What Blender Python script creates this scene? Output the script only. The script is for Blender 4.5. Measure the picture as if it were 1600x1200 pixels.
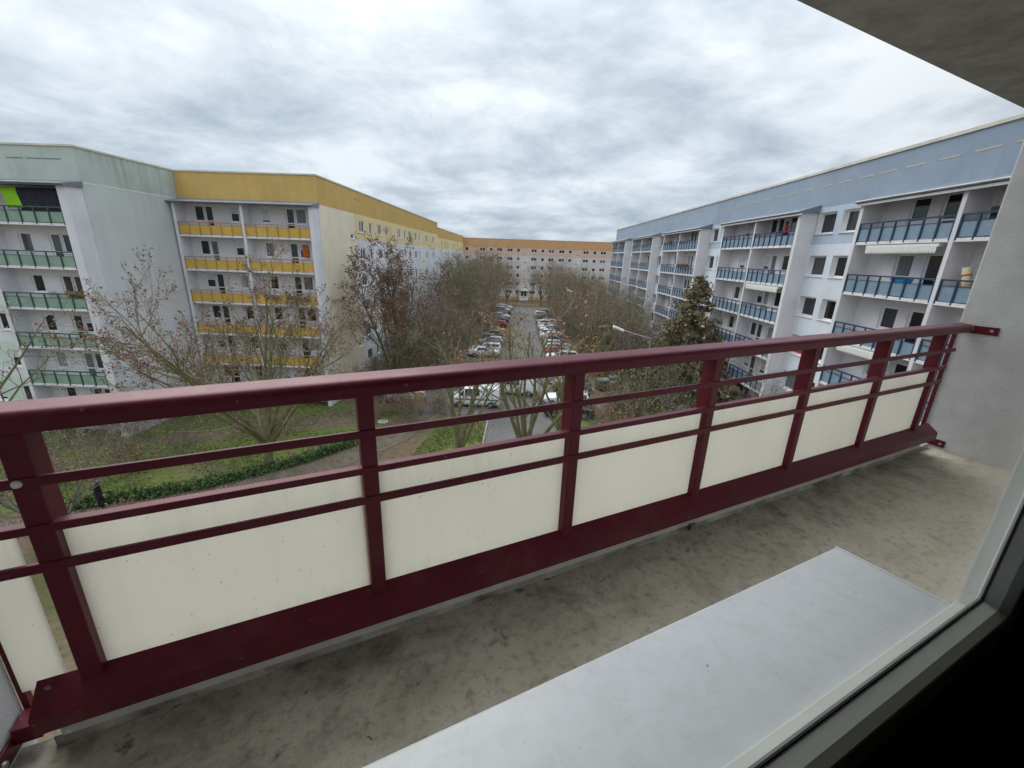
import bpy, bmesh, math, random
import numpy as np
from mathutils import Matrix, Vector
for o in list(bpy.data.objects): bpy.data.objects.remove(o)
S = bpy.context.scene
C = S.collection
R = math.radians
EYE = 14.2                      # eye height above the lawn
# ------------------------------------------------------------------ camera
cam = bpy.data.cameras.new('camera'); co = bpy.data.objects.new('camera', cam); C.objects.link(co)
cam.sensor_fit = 'HORIZONTAL'; cam.sensor_width = 36; cam.lens = 36*647.18/1600
cam.clip_start = .02; cam.clip_end = 3000
_p, _r, _y = .299488, .034244, -.014436
_fw = Vector((math.sin(_y)*math.cos(_p), math.cos(_y)*math.cos(_p), -math.sin(_p)))
_rt = Vector((math.cos(_y), -math.sin(_y), 0)); _up = _rt.cross(_fw)
_r2 = math.cos(_r)*_rt + math.sin(_r)*_up; _u2 = -math.sin(_r)*_rt + math.cos(_r)*_up
co.matrix_world = Matrix(((_r2.x, _u2.x, -_fw.x, 0), (_r2.y, _u2.y, -_fw.y, 0), (_r2.z, _u2.z, -_fw.z, EYE), (0, 0, 0, 1)))
S.camera = co
# ------------------------------------------------------------------ sky, sun, exposure
SUN_EL, SUN_AZ = 50, 325       # weak sun behind the cloud layer, out over the lawn
W = bpy.data.worlds.new('World'); S.world = W; W.use_nodes = True
nt = W.node_tree; nt.nodes.clear()
def N(tree, t, **k):
    n = tree.nodes.new(t)
    for a, b in k.items():
        if a.startswith('i_'):
            key = a[2:]; key = int(key) if key.isdigit() else key.replace('_', ' ')
            n.inputs[key].default_value = b
        else: setattr(n, a, b)
    return n
def ramp(tree, stops, interp='LINEAR'):
    n = tree.nodes.new('ShaderNodeValToRGB'); e = n.color_ramp.elements; n.color_ramp.interpolation = interp
    while len(e) < len(stops): e.new(.5)
    for q, (p, c) in zip(e, stops): q.position = p; q.color = (*c, 1) if len(c) == 3 else c
    return n
def math_(tree, op, a=None, b=None, c=None, clamp=False):
    n = tree.nodes.new('ShaderNodeMath'); n.operation = op; n.use_clamp = clamp
    for i, v in enumerate((a, b, c)):
        if v is None: continue
        if isinstance(v, (int, float)): n.inputs[i].default_value = v
        else: tree.links.new(v, n.inputs[i])
    return n.outputs[0]
L_ = nt.links.new
tc = N(nt, 'ShaderNodeTexCoord'); sep = N(nt, 'ShaderNodeSeparateXYZ'); L_(tc.outputs['Generated'], sep.inputs[0])
zc = math_(nt, 'MAXIMUM', sep.outputs[2], 0.0); zd = math_(nt, 'ADD', zc, .22)
cx = math_(nt, 'DIVIDE', sep.outputs[0], zd); cy = math_(nt, 'DIVIDE', sep.outputs[1], zd)
cmb = N(nt, 'ShaderNodeCombineXYZ'); L_(cx, cmb.inputs[0]); L_(cy, cmb.inputs[1]); cmb.inputs[2].default_value = 3.7
n1 = N(nt, 'ShaderNodeTexNoise', i_Scale=1.75, i_Detail=12, i_Roughness=.59, i_Distortion=.2); L_(cmb.outputs[0], n1.inputs['Vector'])
n2 = N(nt, 'ShaderNodeTexNoise', i_Scale=.5, i_Detail=3, i_Roughness=.5); L_(cmb.outputs[0], n2.inputs['Vector'])
cl = math_(nt, 'ADD', math_(nt, 'MULTIPLY', n1.outputs[0], .68), math_(nt, 'MULTIPLY', n2.outputs[0], .36))
cr = ramp(nt, [(.40, (.425, .49, .57)), (.475, (.56, .62, .69)), (.54, (.70, .75, .81)), (.61, (.87, .90, .94))])
L_(cl, cr.inputs[0])
gr = ramp(nt, [(0, (.46, .48, .52)), (.10, (.56, .58, .61)), (.35, (.72, .72, .73)), (1, (1.5, 1.5, 1.5))]); L_(zc, gr.inputs[0])
mx = N(nt, 'ShaderNodeMix', data_type='RGBA', blend_type='MULTIPLY'); mx.inputs['Factor'].default_value = 1
L_(cr.outputs[0], mx.inputs['A']); L_(gr.outputs[0], mx.inputs['B'])
sky = N(nt, 'ShaderNodeTexSky', sky_type='NISHITA', sun_disc=False, sun_elevation=R(SUN_EL), sun_rotation=R(SUN_AZ))
b1 = N(nt, 'ShaderNodeBackground', i_Strength=.08); L_(sky.outputs[0], b1.inputs[0])
b2 = N(nt, 'ShaderNodeBackground', i_Strength=1.0); L_(mx.outputs['Result'], b2.inputs[0])
ms = N(nt, 'ShaderNodeMixShader'); ms.inputs[0].default_value = .96
L_(b1.outputs[0], ms.inputs[1]); L_(b2.outputs[0], ms.inputs[2])
wo = N(nt, 'ShaderNodeOutputWorld'); L_(ms.outputs[0], wo.inputs[0])
sl = bpy.data.lights.new('sun', 'SUN'); sl.energy = 1.5; sl.angle = R(50); sl.color = (1, .97, .92)
so = bpy.data.objects.new('sun', sl); C.objects.link(so); so.location = (0, -40, 60)
so.rotation_euler = Vector((math.sin(R(SUN_AZ))*math.cos(R(SUN_EL)), math.cos(R(SUN_AZ))*math.cos(R(SUN_EL)), math.sin(R(SUN_EL)))).to_track_quat('Z', 'Y').to_euler()
S.view_settings.view_transform = 'Standard'; S.view_settings.look = 'None'; S.view_settings.gamma = 1
S.view_settings.exposure = .8; S.view_settings.use_curve_mapping = False

# ------------------------------------------------------------------ materials
M = {}
def mat(name, col, rough=.8, var=.12, scale=3., bump=0., bscale=None, col2=None, spec=.3, metal=0., coat=0., objvar=0., detail=6, stretch=None):
    m = bpy.data.materials.new(name); m.use_nodes = True; t = m.node_tree; b = t.nodes['Principled BSDF']
    b.inputs['Roughness'].default_value = rough; b.inputs['Metallic'].default_value = metal
    b.inputs['Specular IOR Level'].default_value = spec; b.inputs['Coat Weight'].default_value = coat
    g = N(t, 'ShaderNodeNewGeometry'); src = g.outputs['Position']
    if stretch:
        mp = N(t, 'ShaderNodeMapping'); mp.inputs['Scale'].default_value = stretch; t.links.new(src, mp.inputs[0]); src = mp.outputs[0]
    nz = N(t, 'ShaderNodeTexNoise', i_Scale=scale, i_Detail=detail, i_Roughness=.6); t.links.new(src, nz.inputs['Vector'])
    c2 = col2 if col2 else tuple(c*(1-2*var) for c in col)
    c1 = col if col2 else tuple(min(1, c*(1+var)) for c in col)
    rp = ramp(t, [(.3, c2), (.68, c1)]); t.links.new(nz.outputs[0], rp.inputs[0]); out = rp.outputs[0]
    if objvar:
        oi = N(t, 'ShaderNodeObjectInfo'); hv = N(t, 'ShaderNodeHueSaturation'); t.links.new(out, hv.inputs['Color'])
        t.links.new(math_(t, 'MULTIPLY_ADD', oi.outputs['Random'], objvar*2, 1-objvar), hv.inputs['Value']); out = hv.outputs[0]
    t.links.new(out, b.inputs['Base Color'])
    if bump:
        nb = N(t, 'ShaderNodeTexNoise', i_Scale=bscale or scale*8, i_Detail=5); t.links.new(g.outputs['Position'], nb.inputs['Vector'])
        bp = N(t, 'ShaderNodeBump', i_Strength=bump, i_Distance=.02); t.links.new(nb.outputs[0], bp.inputs['Height']); t.links.new(bp.outputs[0], b.inputs['Normal'])
    M[name] = m; return m
def stained(name, col, stain, amount=.5, streak=(1.6, 1.6, .12), zr=None, floor=0.):
    """render with vertical run-off streaks and blotches"""
    m = mat(name, col, rough=.9, var=.04, scale=.6, bump=.08, bscale=30, spec=.2); t = m.node_tree; b = t.nodes['Principled BSDF']
    base = b.inputs['Base Color'].links[0].from_socket
    g = N(t, 'ShaderNodeNewGeometry'); mp = N(t, 'ShaderNodeMapping'); mp.inputs['Scale'].default_value = streak
    t.links.new(g.outputs['Position'], mp.inputs[0])
    a = N(t, 'ShaderNodeTexNoise', i_Scale=1.6, i_Detail=6, i_Roughness=.6); t.links.new(mp.outputs[0], a.inputs['Vector'])
    c = N(t, 'ShaderNodeTexNoise', i_Scale=.22, i_Detail=4); t.links.new(g.outputs['Position'], c.inputs['Vector'])
    f = math_(t, 'MULTIPLY', ramp_(t, a.outputs[0], .42, .72), ramp_(t, c.outputs[0], .38, .62))
    if floor: f = math_(t, 'MULTIPLY_ADD', f, 1-floor, floor)
    f = math_(t, 'MULTIPLY', f, amount)
    if zr:
        s = N(t, 'ShaderNodeSeparateXYZ'); t.links.new(g.outputs['Position'], s.inputs[0])
        k = N(t, 'ShaderNodeMapRange'); k.inputs[1].default_value = zr[0]; k.inputs[2].default_value = zr[1]; t.links.new(s.outputs[2], k.inputs[0])
        f = math_(t, 'MULTIPLY', f, k.outputs[0])
    mx = N(t, 'ShaderNodeMix', data_type='RGBA'); t.links.new(f, mx.inputs['Factor']); t.links.new(base, mx.inputs['A']); mx.inputs['B'].default_value = (*stain, 1)
    t.links.new(mx.outputs['Result'], b.inputs['Base Color']); return m
def ramp_(t, sock, a, b):
    k = N(t, 'ShaderNodeMapRange'); k.inputs[1].default_value = a; k.inputs[2].default_value = b; t.links.new(sock, k.inputs[0]); return k.outputs[0]

stained('wall_lilac', (.70, .70, .74), (.40, .41, .40), .45)
stained('wall_lilac_mossy', (.70, .70, .745), (.36, .43, .35), .95, zr=(7.5, 18.5), floor=.55)
mat('loggia_wall', (.68, .665, .685), .9, .05, .8, .06, 30)
stained('green_band', (.50, .555, .515), (.20, .25, .20), .95, floor=.12)
stained('ochre_band', (.60, .40, .14), (.40, .28, .12), .6)
stained('cream_wall', (.79, .715, .56), (.50, .44, .28), .35)
stained('yellow_wall', (.76, .63, .34), (.52, .42, .22), .35)
stained('blue_band', (.28, .345, .43), (.21, .26, .32), .4)
stained('light_blue_wall', (.44, .52, .62), (.35, .43, .53), .3)
stained('pale_blue_wall', (.68, .72, .78), (.47, .51, .55), .3)
stained('orange_band', (.58, .35, .18), (.42, .22, .09), .4)
stained('salmon_wall', (.66, .46, .37), (.5, .37, .31), .3)
stained('grey_white_wall', (.62, .585, .575), (.42, .40, .40), .35)
stained('warm_white_wall', (.68, .64, .58), (.45, .42, .38), .35)
stained('mint_wall', (.58, .66, .60), (.42, .48, .42), .3)
mat('reveal', (.80, .80, .81), .8, .05, 2)
mat('white_plastic', (.74, .74, .75), .45, .05, 4, objvar=.05)
mat('white_slab', (.74, .74, .76), .85, .10, 1.5)
mat('kerb_stone', (.30, .29, .27), .9, .15, 2)
mat('coping', (.62, .58, .50), .6, .1, 1)
mat('roof_felt', (.07, .07, .07), .9, .2, 1)
mat('fascia_grey', (.19, .21, .25), .5, .1, 1.5)
mat('yellow_panel', (.62, .39, .07), .55, .06, 2, objvar=.05)
mat('yellow_rail', (.42, .26, .16), .5, .1, 3)
mat('green_panel', (.25, .355, .285), .45, .08, 2, objvar=.06)
mat('green_rail', (.05, .10, .075), .5, .1, 3)
mat('blue_panel', (.20, .285, .37), .5, .06, 2, objvar=.05)
mat('blue_rail', (.03, .058, .115), .45, .1, 3)
mat('vent_pale', (.55, .47, .33), .7, .1, 3)
mat('awning_cloth', (.70, .70, .66), .9, .06, 6)
mat('dark_red', (.45, .03, .02), .6, .1, 4)
mat('bark', (.22, .205, .12), .9, .2, 2.2, .5, 25, col2=(.085, .075, .055), objvar=.12)
mat('bark_moss', (.23, .22, .095), .9, .2, 2.2, .5, 25, col2=(.11, .10, .065), objvar=.1)
mat('bark_grey', (.24, .225, .18), .9, .2, 2.2, .5, 25, col2=(.13, .12, .095), objvar=.12)
mat('twig', (.255, .215, .175), .9, .2, 3, objvar=.15)
mat('twig_olive', (.20, .18, .10), .9, .2, 3, objvar=.12)
mat('leaf_maroon', (.30, .165, .13), .75, .3, 4, col2=(.12, .06, .05), objvar=.1)
mat('leaf_rust', (.36, .185, .09), .75, .3, 3, col2=(.20, .115, .065), objvar=.12)
mat('leaf_brown', (.29, .205, .14), .75, .3, 3, col2=(.17, .105, .065), objvar=.12)
mat('leaf_olive', (.18, .18, .07), .75, .3, 3, col2=(.10, .105, .045), objvar=.15)
mat('leaf_green', (.12, .14, .06), .7, .3, 3, col2=(.055, .08, .03), objvar=.15)
mat('needle', (.21, .21, .12), .8, .3, 3, col2=(.12, .13, .075))
mat('needle_brown', (.33, .21, .13), .8, .3, 3, col2=(.09, .055, .035))
mat('grass', (.17, .195, .065), .85, .25, .5, col2=(.11, .135, .05))
mat('hedge_leaf', (.10, .16, .055), .7, .3, 2, col2=(.055, .10, .035))
mat('tyre', (.018, .018, .02), .8, .1, 5)
mat('rim', (.35, .35, .37), .4, .1, 5, metal=.7)
mat('car_glass', (.02, .024, .028), .08, .1, 2, spec=.6)
mat('lamp_clear', (.6, .6, .6), .15, .05, 3, spec=.6)
mat('lamp_red', (.35, .01, .012), .2, .1, 3, spec=.6)
mat('black_plastic', (.02, .02, .022), .6, .1, 3)
mat('metal_grey', (.36, .37, .38), .5, .08, 3, metal=.4)
mat('metal_dark', (.13, .135, .13), .6, .1, 3)
mat('bin_green', (.04, .10, .06), .55, .1, 3)
mat('bin_lid', (.18, .24, .21), .5, .1, 3)
mat('beige_box', (.50, .44, .30), .7, .1, 3)
mat('cloth_black', (.018, .018, .022), .9, .2, 8)
mat('skin', (.42, .26, .19), .6, .1, 8)
mat('hair', (.03, .02, .015), .7, .1, 8)
mat('cloth_red', (.30, .05, .04), .9, .2, 8)
mat('lime', (.30, .62, .03), .85, .1, 5)
mat('dark_curtain', (.035, .035, .05), .9, .15, 5)
mat('blue_plastic', (.03, .22, .50), .45, .08, 5)
mat('orange_cloth', (.55, .16, .05), .85, .1, 5)
mat('planter', (.10, .055, .04), .8, .1, 5)
mat('wood', (.30, .17, .08), .7, .2, 6)
for nme, c in dict(white=(.72, .73, .74), silver=(.42, .44, .46), grey=(.14, .15, .16), black=(.015, .016, .018), blue=(.02, .05, .16), dark_blue=(.018, .026, .06), red=(.32, .02, .018), yellow=(.55, .33, .03), light_green=(.42, .5, .44), light_blue=(.30, .42, .55)).items():
    mat('paint_'+nme, c, .3, .03, 3, coat=.6, spec=.5)
mat('stripe_green', (.02, .22, .09), .4, .05, 3)
# window glass of the other houses: dark room behind, sky in the surface, some with net curtains
def pane_mat(name, stops):
    m = bpy.data.materials.new(name); m.use_nodes = True; t = m.node_tree; b = t.nodes['Principled BSDF']
    oi = N(t, 'ShaderNodeObjectInfo'); g = N(t, 'ShaderNodeNewGeometry')
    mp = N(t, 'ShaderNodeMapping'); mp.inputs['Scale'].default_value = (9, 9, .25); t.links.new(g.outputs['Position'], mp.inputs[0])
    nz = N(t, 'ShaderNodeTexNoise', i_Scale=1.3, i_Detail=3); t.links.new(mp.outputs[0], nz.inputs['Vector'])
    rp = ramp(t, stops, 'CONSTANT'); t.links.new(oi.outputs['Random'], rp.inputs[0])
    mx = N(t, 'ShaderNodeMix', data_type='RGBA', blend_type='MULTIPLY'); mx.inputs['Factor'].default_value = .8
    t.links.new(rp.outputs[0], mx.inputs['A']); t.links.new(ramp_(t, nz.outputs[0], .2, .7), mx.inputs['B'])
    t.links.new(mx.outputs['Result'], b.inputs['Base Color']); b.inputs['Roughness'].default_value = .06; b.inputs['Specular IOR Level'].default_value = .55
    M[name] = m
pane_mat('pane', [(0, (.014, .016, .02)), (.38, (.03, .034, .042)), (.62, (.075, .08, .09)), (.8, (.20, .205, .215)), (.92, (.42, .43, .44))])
# own balcony
def rail_mat():
    m = mat('maroon', (.098, .010, .021), .40, .08, 5, bump=.03, bscale=260, spec=.45); m.node_tree.nodes['Principled BSDF'].inputs['Specular Tint'].default_value = (1, .52, .62, 1)
    t = m.node_tree; b = t.nodes['Principled BSDF']; base = b.inputs['Base Color'].links[0].from_socket
    g = N(t, 'ShaderNodeNewGeometry')
    a = N(t, 'ShaderNodeTexNoise', i_Scale=46, i_Detail=3); t.links.new(g.outputs['Position'], a.inputs['Vector'])
    c = N(t, 'ShaderNodeTexNoise', i_Scale=3.5, i_Detail=7, i_Roughness=.7); t.links.new(g.outputs['Position'], c.inputs['Vector'])
    f = math_(t, 'ADD', math_(t, 'MULTIPLY', ramp_(t, a.outputs[0], .70, .76), .55), math_(t, 'MULTIPLY', ramp_(t, c.outputs[0], .50, .80), .22), clamp=True)
    x = N(t, 'ShaderNodeMix', data_type='RGBA'); t.links.new(f, x.inputs['Factor']); t.links.new(base, x.inputs['A']); x.inputs['B'].default_value = (.24, .15, .15, 1); t.links.new(x.outputs['Result'], b.inputs['Base Color'])
    t.links.new(math_(t, 'MULTIPLY_ADD', c.outputs[0], .35, .22), b.inputs['Roughness'])
    return m
rail_mat()
def panel_mat():
    m = bpy.data.materials.new('cream_panel'); m.use_nodes = True; t = m.node_tree; t.nodes.clear()
    g = N(t, 'ShaderNodeNewGeometry')
    nz = N(t, 'ShaderNodeTexNoise', i_Scale=2.2, i_Detail=6); t.links.new(g.outputs['Position'], nz.inputs['Vector'])
    rp = ramp(t, [(.3, (.87, .855, .80)), (.7, (.905, .89, .835))]); t.links.new(nz.outputs[0], rp.inputs[0])
    vo = N(t, 'ShaderNodeTexNoise', i_Scale=85, i_Detail=1); t.links.new(g.outputs['Position'], vo.inputs['Vector'])
    sp = ramp_(t, vo.outputs[0], .74, .78); mx = N(t, 'ShaderNodeMix', data_type='RGBA'); t.links.new(math_(t, 'MULTIPLY', sp, .5), mx.inputs['Factor'])
    t.links.new(rp.outputs[0], mx.inputs['A']); mx.inputs['B'].default_value = (.25, .2, .15, 1)
    tcn = N(t, 'ShaderNodeTexCoord'); sz = N(t, 'ShaderNodeSeparateXYZ'); t.links.new(tcn.outputs['Object'], sz.inputs[0])
    mp = N(t, 'ShaderNodeMapping'); mp.inputs['Scale'].default_value = (14, 14, 1.2); t.links.new(tcn.outputs['Object'], mp.inputs[0])
    st = N(t, 'ShaderNodeTexNoise', i_Scale=1.5, i_Detail=6, i_Roughness=.65); t.links.new(mp.outputs[0], st.inputs['Vector'])
    lo = math_(t, 'MULTIPLY', ramp_(t, sz.outputs[2], .34, .265), ramp_(t, st.outputs[0], .35, .65)); hi = math_(t, 'MULTIPLY', ramp_(t, sz.outputs[2], .60, .70), ramp_(t, st.outputs[0], .45, .7))
    gr_ = math_(t, 'ADD', math_(t, 'MULTIPLY', lo, .22), math_(t, 'ADD', math_(t, 'MULTIPLY', hi, .07), math_(t, 'MULTIPLY', ramp_(t, st.outputs[0], .55, .8), .05)), clamp=True)
    m2 = N(t, 'ShaderNodeMix', data_type='RGBA'); t.links.new(gr_, m2.inputs['Factor']); t.links.new(mx.outputs['Result'], m2.inputs['A']); m2.inputs['B'].default_value = (.42, .36, .27, 1); mx = m2; rp = m2
    d = N(t, 'ShaderNodeBsdfDiffuse'); tr = N(t, 'ShaderNodeBsdfTranslucent'); t.links.new(mx.outputs['Result'], d.inputs[0]); t.links.new(rp.outputs['Result'], tr.inputs[0])
    a = N(t, 'ShaderNodeMixShader'); a.inputs[0].default_value = .80; t.links.new(d.outputs[0], a.inputs[1]); t.links.new(tr.outputs[0], a.inputs[2])
    gl = N(t, 'ShaderNodeBsdfGlossy'); gl.inputs['Roughness'].default_value = .35; fr = N(t, 'ShaderNodeFresnel'); fr.inputs[0].default_value = 1.4
    b = N(t, 'ShaderNodeMixShader'); t.links.new(math_(t, 'MULTIPLY', fr.outputs[0], .6), b.inputs[0]); t.links.new(a.outputs[0], b.inputs[1]); t.links.new(gl.outputs[0], b.inputs[2])
    o = N(t, 'ShaderNodeOutputMaterial'); t.links.new(b.outputs[0], o.inputs[0]); M['cream_panel'] = m
panel_mat()
def concrete_mat():
    m = bpy.data.materials.new('balcony_concrete'); m.use_nodes = True; t = m.node_tree; b = t.nodes['Principled BSDF']
    tcn = N(t, 'ShaderNodeTexCoord'); src = tcn.outputs['Object']
    def nz(s, d=6, r=.6, dist=0, loc=None):
        n = N(t, 'ShaderNodeTexNoise', i_Scale=s, i_Detail=d, i_Roughness=r, i_Distortion=dist)
        if loc:
            mp = N(t, 'ShaderNodeMapping'); mp.inputs['Location'].default_value = loc; t.links.new(src, mp.inputs[0]); t.links.new(mp.outputs[0], n.inputs['Vector'])
        else: t.links.new(src, n.inputs['Vector'])
        return n.outputs[0]
    rp = ramp(t, [(.25, (.44, .40, .32)), (.5, (.53, .488, .405)), (.75, (.59, .55, .465))]); t.links.new(nz(3.2), rp.inputs[0]); col = rp.outputs[0]
    def lay(col, fac, c):
        x = N(t, 'ShaderNodeMix', data_type='RGBA'); t.links.new(fac, x.inputs['Factor']); t.links.new(col, x.inputs['A']); x.inputs['B'].default_value = (*c, 1); return x.outputs['Result']
    col = lay(col, math_(t, 'MULTIPLY', ramp_(t, nz(22, 8, .75), .50, .68), .6), (.17, .14, .10))
    # water-borne dirt that settles along the outer edge
    s = N(t, 'ShaderNodeSeparateXYZ'); t.links.new(src, s.inputs[0])
    edge = ramp_(t, s.outputs[1], .95, 1.5)
    f = math_(t, 'MULTIPLY', ramp_(t, nz(4.3, 8, .68, .6, (7, 3, 1)), .46, .66), math_(t, 'MULTIPLY_ADD', edge, .60, .10))
    col = lay(col, f, (.06, .05, .035))
    f2 = math_(t, 'MULTIPLY', ramp_(t, nz(9, 5, .6, .3, (2, 9, 4)), .62, .70), math_(t, 'MULTIPLY_ADD', edge, .6, .25))
    col = lay(col, f2, (.03, .026, .02))
    f3 = math_(t, 'MULTIPLY', ramp_(t, nz(27, 4, .6, .5, (5, 6, 2)), .68, .71), .75)
    col = lay(col, f3, (.045, .038, .03))
    col = lay(col, math_(t, 'MULTIPLY', ramp_(t, nz(150, 3, .6), .55, .68), .35), (.16, .14, .11))
    # algae tinge towards the side wall
    alg = math_(t, 'MULTIPLY', ramp_(t, s.outputs[0], 2.8, 5.2), math_(t, 'MULTIPLY', ramp_(t, nz(1.7, 4, .5, 0, (1, 1, 5)), .35, .65), .5))
    col = lay(col, alg, (.20, .20, .13))
    t.links.new(col, b.inputs['Base Color']); b.inputs['Roughness'].default_value = .75; b.inputs['Specular IOR Level'].default_value = .35
    bp = N(t, 'ShaderNodeBump', i_Strength=.25, i_Distance=.004); t.links.new(nz(70, 6), bp.inputs['Height']); t.links.new(bp.outputs[0], b.inputs['Normal'])
    M['balcony_concrete'] = m
concrete_mat()
mat('own_render', (.60, .60, .605), .92, .07, 5, .30, 130, detail=9)
mat('dirty_white', (.55, .55, .54), .6, .1, 6)
mat('dirty_curb', (.50, .49, .45), .9, .2, 6, .3, 60, col2=(.10, .09, .075))
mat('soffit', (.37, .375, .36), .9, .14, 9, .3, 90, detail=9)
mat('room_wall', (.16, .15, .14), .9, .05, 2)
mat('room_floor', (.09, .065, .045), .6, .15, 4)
mat('window_pvc', (.52, .55, .51), .35, .05, 5, spec=.5)
mat('gasket', (.02, .022, .022), .6, .05, 5)
def sill_mat():
    m = mat('sill_white', (.52, .54, .575), .36, .04, 2.5, spec=.5); t = m.node_tree; b = t.nodes['Principled BSDF']
    base = b.inputs['Base Color'].links[0].from_socket; tcn = N(t, 'ShaderNodeTexCoord')
    def nz(s, loc, d=6, r=.65):
        mp = N(t, 'ShaderNodeMapping'); mp.inputs['Location'].default_value = loc; t.links.new(tcn.outputs['Object'], mp.inputs[0])
        n = N(t, 'ShaderNodeTexNoise', i_Scale=s, i_Detail=d, i_Roughness=r, i_Distortion=.3); t.links.new(mp.outputs[0], n.inputs['Vector']); return n.outputs[0]
    f = math_(t, 'MULTIPLY', ramp_(t, nz(24, (3, 1, 0), 8, .75), .46, .72), .42)
    x = N(t, 'ShaderNodeMix', data_type='RGBA'); t.links.new(f, x.inputs['Factor']); t.links.new(base, x.inputs['A']); x.inputs['B'].default_value = (.36, .365, .36, 1)
    f2 = math_(t, 'MULTIPLY', ramp_(t, nz(60, (8, 2, 0), 3), .70, .74), .7)
    y = N(t, 'ShaderNodeMix', data_type='RGBA'); t.links.new(f2, y.inputs['Factor']); t.links.new(x.outputs['Result'], y.inputs['A']); y.inputs['B'].default_value = (.16, .15, .14, 1)
    t.links.new(y.outputs['Result'], b.inputs['Base Color'])
sill_mat()
def glass_mat():
    m = bpy.data.materials.new('window_glass'); m.use_nodes = True; t = m.node_tree; t.nodes.clear()
    tr = N(t, 'ShaderNodeBsdfTransparent'); tr.inputs[0].default_value = (.965, .985, .97, 1)
    gl = N(t, 'ShaderNodeBsdfGlossy'); gl.inputs['Roughness'].default_value = 0.0
    fr = N(t, 'ShaderNodeFresnel'); fr.inputs[0].default_value = 1.45
    a = N(t, 'ShaderNodeMixShader'); t.links.new(fr.outputs[0], a.inputs[0]); t.links.new(tr.outputs[0], a.inputs[1]); t.links.new(gl.outputs[0], a.inputs[2])
    # dried drops and dust specks
    tcn = N(t, 'ShaderNodeTexCoord'); vo = N(t, 'ShaderNodeTexVoronoi', i_Scale=55); t.links.new(tcn.outputs['Object'], vo.inputs['Vector'])
    sc = N(t, 'ShaderNodeSeparateColor'); t.links.new(vo.outputs['Color'], sc.inputs[0])
    rad = math_(t, 'MULTIPLY', math_(t, 'POWER', sc.outputs[0], 5), .13)
    f = math_(t, 'SUBTRACT', 1, math_(t, 'DIVIDE', vo.outputs['Distance'], rad), clamp=True)
    f = math_(t, 'MULTIPLY', math_(t, 'MULTIPLY', f, sc.outputs[1]), .22)
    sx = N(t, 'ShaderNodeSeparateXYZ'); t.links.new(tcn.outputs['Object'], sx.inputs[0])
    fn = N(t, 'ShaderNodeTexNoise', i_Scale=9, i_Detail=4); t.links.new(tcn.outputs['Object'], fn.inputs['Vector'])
    ed = math_(t, 'MAXIMUM', ramp_(t, sx.outputs[0], .84, 1.19), ramp_(t, sx.outputs[2], 1.09, .95))  # hazy pane reflection painted in as a pale film along right and bottom edges
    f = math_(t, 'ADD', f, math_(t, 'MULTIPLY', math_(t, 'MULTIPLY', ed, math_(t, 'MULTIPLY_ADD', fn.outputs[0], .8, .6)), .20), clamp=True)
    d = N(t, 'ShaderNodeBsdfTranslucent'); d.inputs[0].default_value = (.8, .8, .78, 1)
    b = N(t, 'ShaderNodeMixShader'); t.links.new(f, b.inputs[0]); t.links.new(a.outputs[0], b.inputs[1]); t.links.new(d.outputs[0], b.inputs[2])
    o = N(t, 'ShaderNodeOutputMaterial'); t.links.new(b.outputs[0], o.inputs[0]); M['window_glass'] = m
glass_mat()
# ground covers
def ground_mat(name, c1, c2, c3, s1, s2):
    m = bpy.data.materials.new(name); m.use_nodes = True; t = m.node_tree; b = t.nodes['Principled BSDF']; b.inputs['Roughness'].default_value = .95; b.inputs['Specular IOR Level'].default_value = .15
    g = N(t, 'ShaderNodeNewGeometry')
    a = N(t, 'ShaderNodeTexNoise', i_Scale=s1, i_Detail=5, i_Roughness=.6, i_Distortion=.4); t.links.new(g.outputs['Position'], a.inputs['Vector'])
    r = ramp(t, [(.35, c1), (.5, c2), (.64, c3)]); t.links.new(a.outputs[0], r.inputs[0])
    k = N(t, 'ShaderNodeTexNoise', i_Scale=s2, i_Detail=6, i_Roughness=.7); t.links.new(g.outputs['Position'], k.inputs['Vector'])
    x = N(t, 'ShaderNodeMix', data_type='RGBA', blend_type='MULTIPLY'); x.inputs['Factor'].default_value = .8
    t.links.new(r.outputs[0], x.inputs['A']); rr = ramp(t, [(.3, (.5, .5, .5)), (.7, (1.25, 1.25, 1.25))]); t.links.new(k.outputs[0], rr.inputs[0]); t.links.new(rr.outputs[0], x.inputs['B'])
    t.links.new(x.outputs['Result'], b.inputs['Base Color']); M[name] = m
ground_mat('soil', (.13, .095, .065), (.17, .125, .085), (.11, .105, .05), .12, 3)
ground_mat('lawn_turf', (.18, .15, .085), (.15, .185, .05), (.125, .185, .04), .17, 2.2)
ground_mat('bare_earth', (.16, .125, .09), (.20, .16, .115), (.14, .13, .06), .35, 3)
ground_mat('asphalt', (.13, .125, .125), (.16, .152, .15), (.19, .18, .175), .15, 5)
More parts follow.
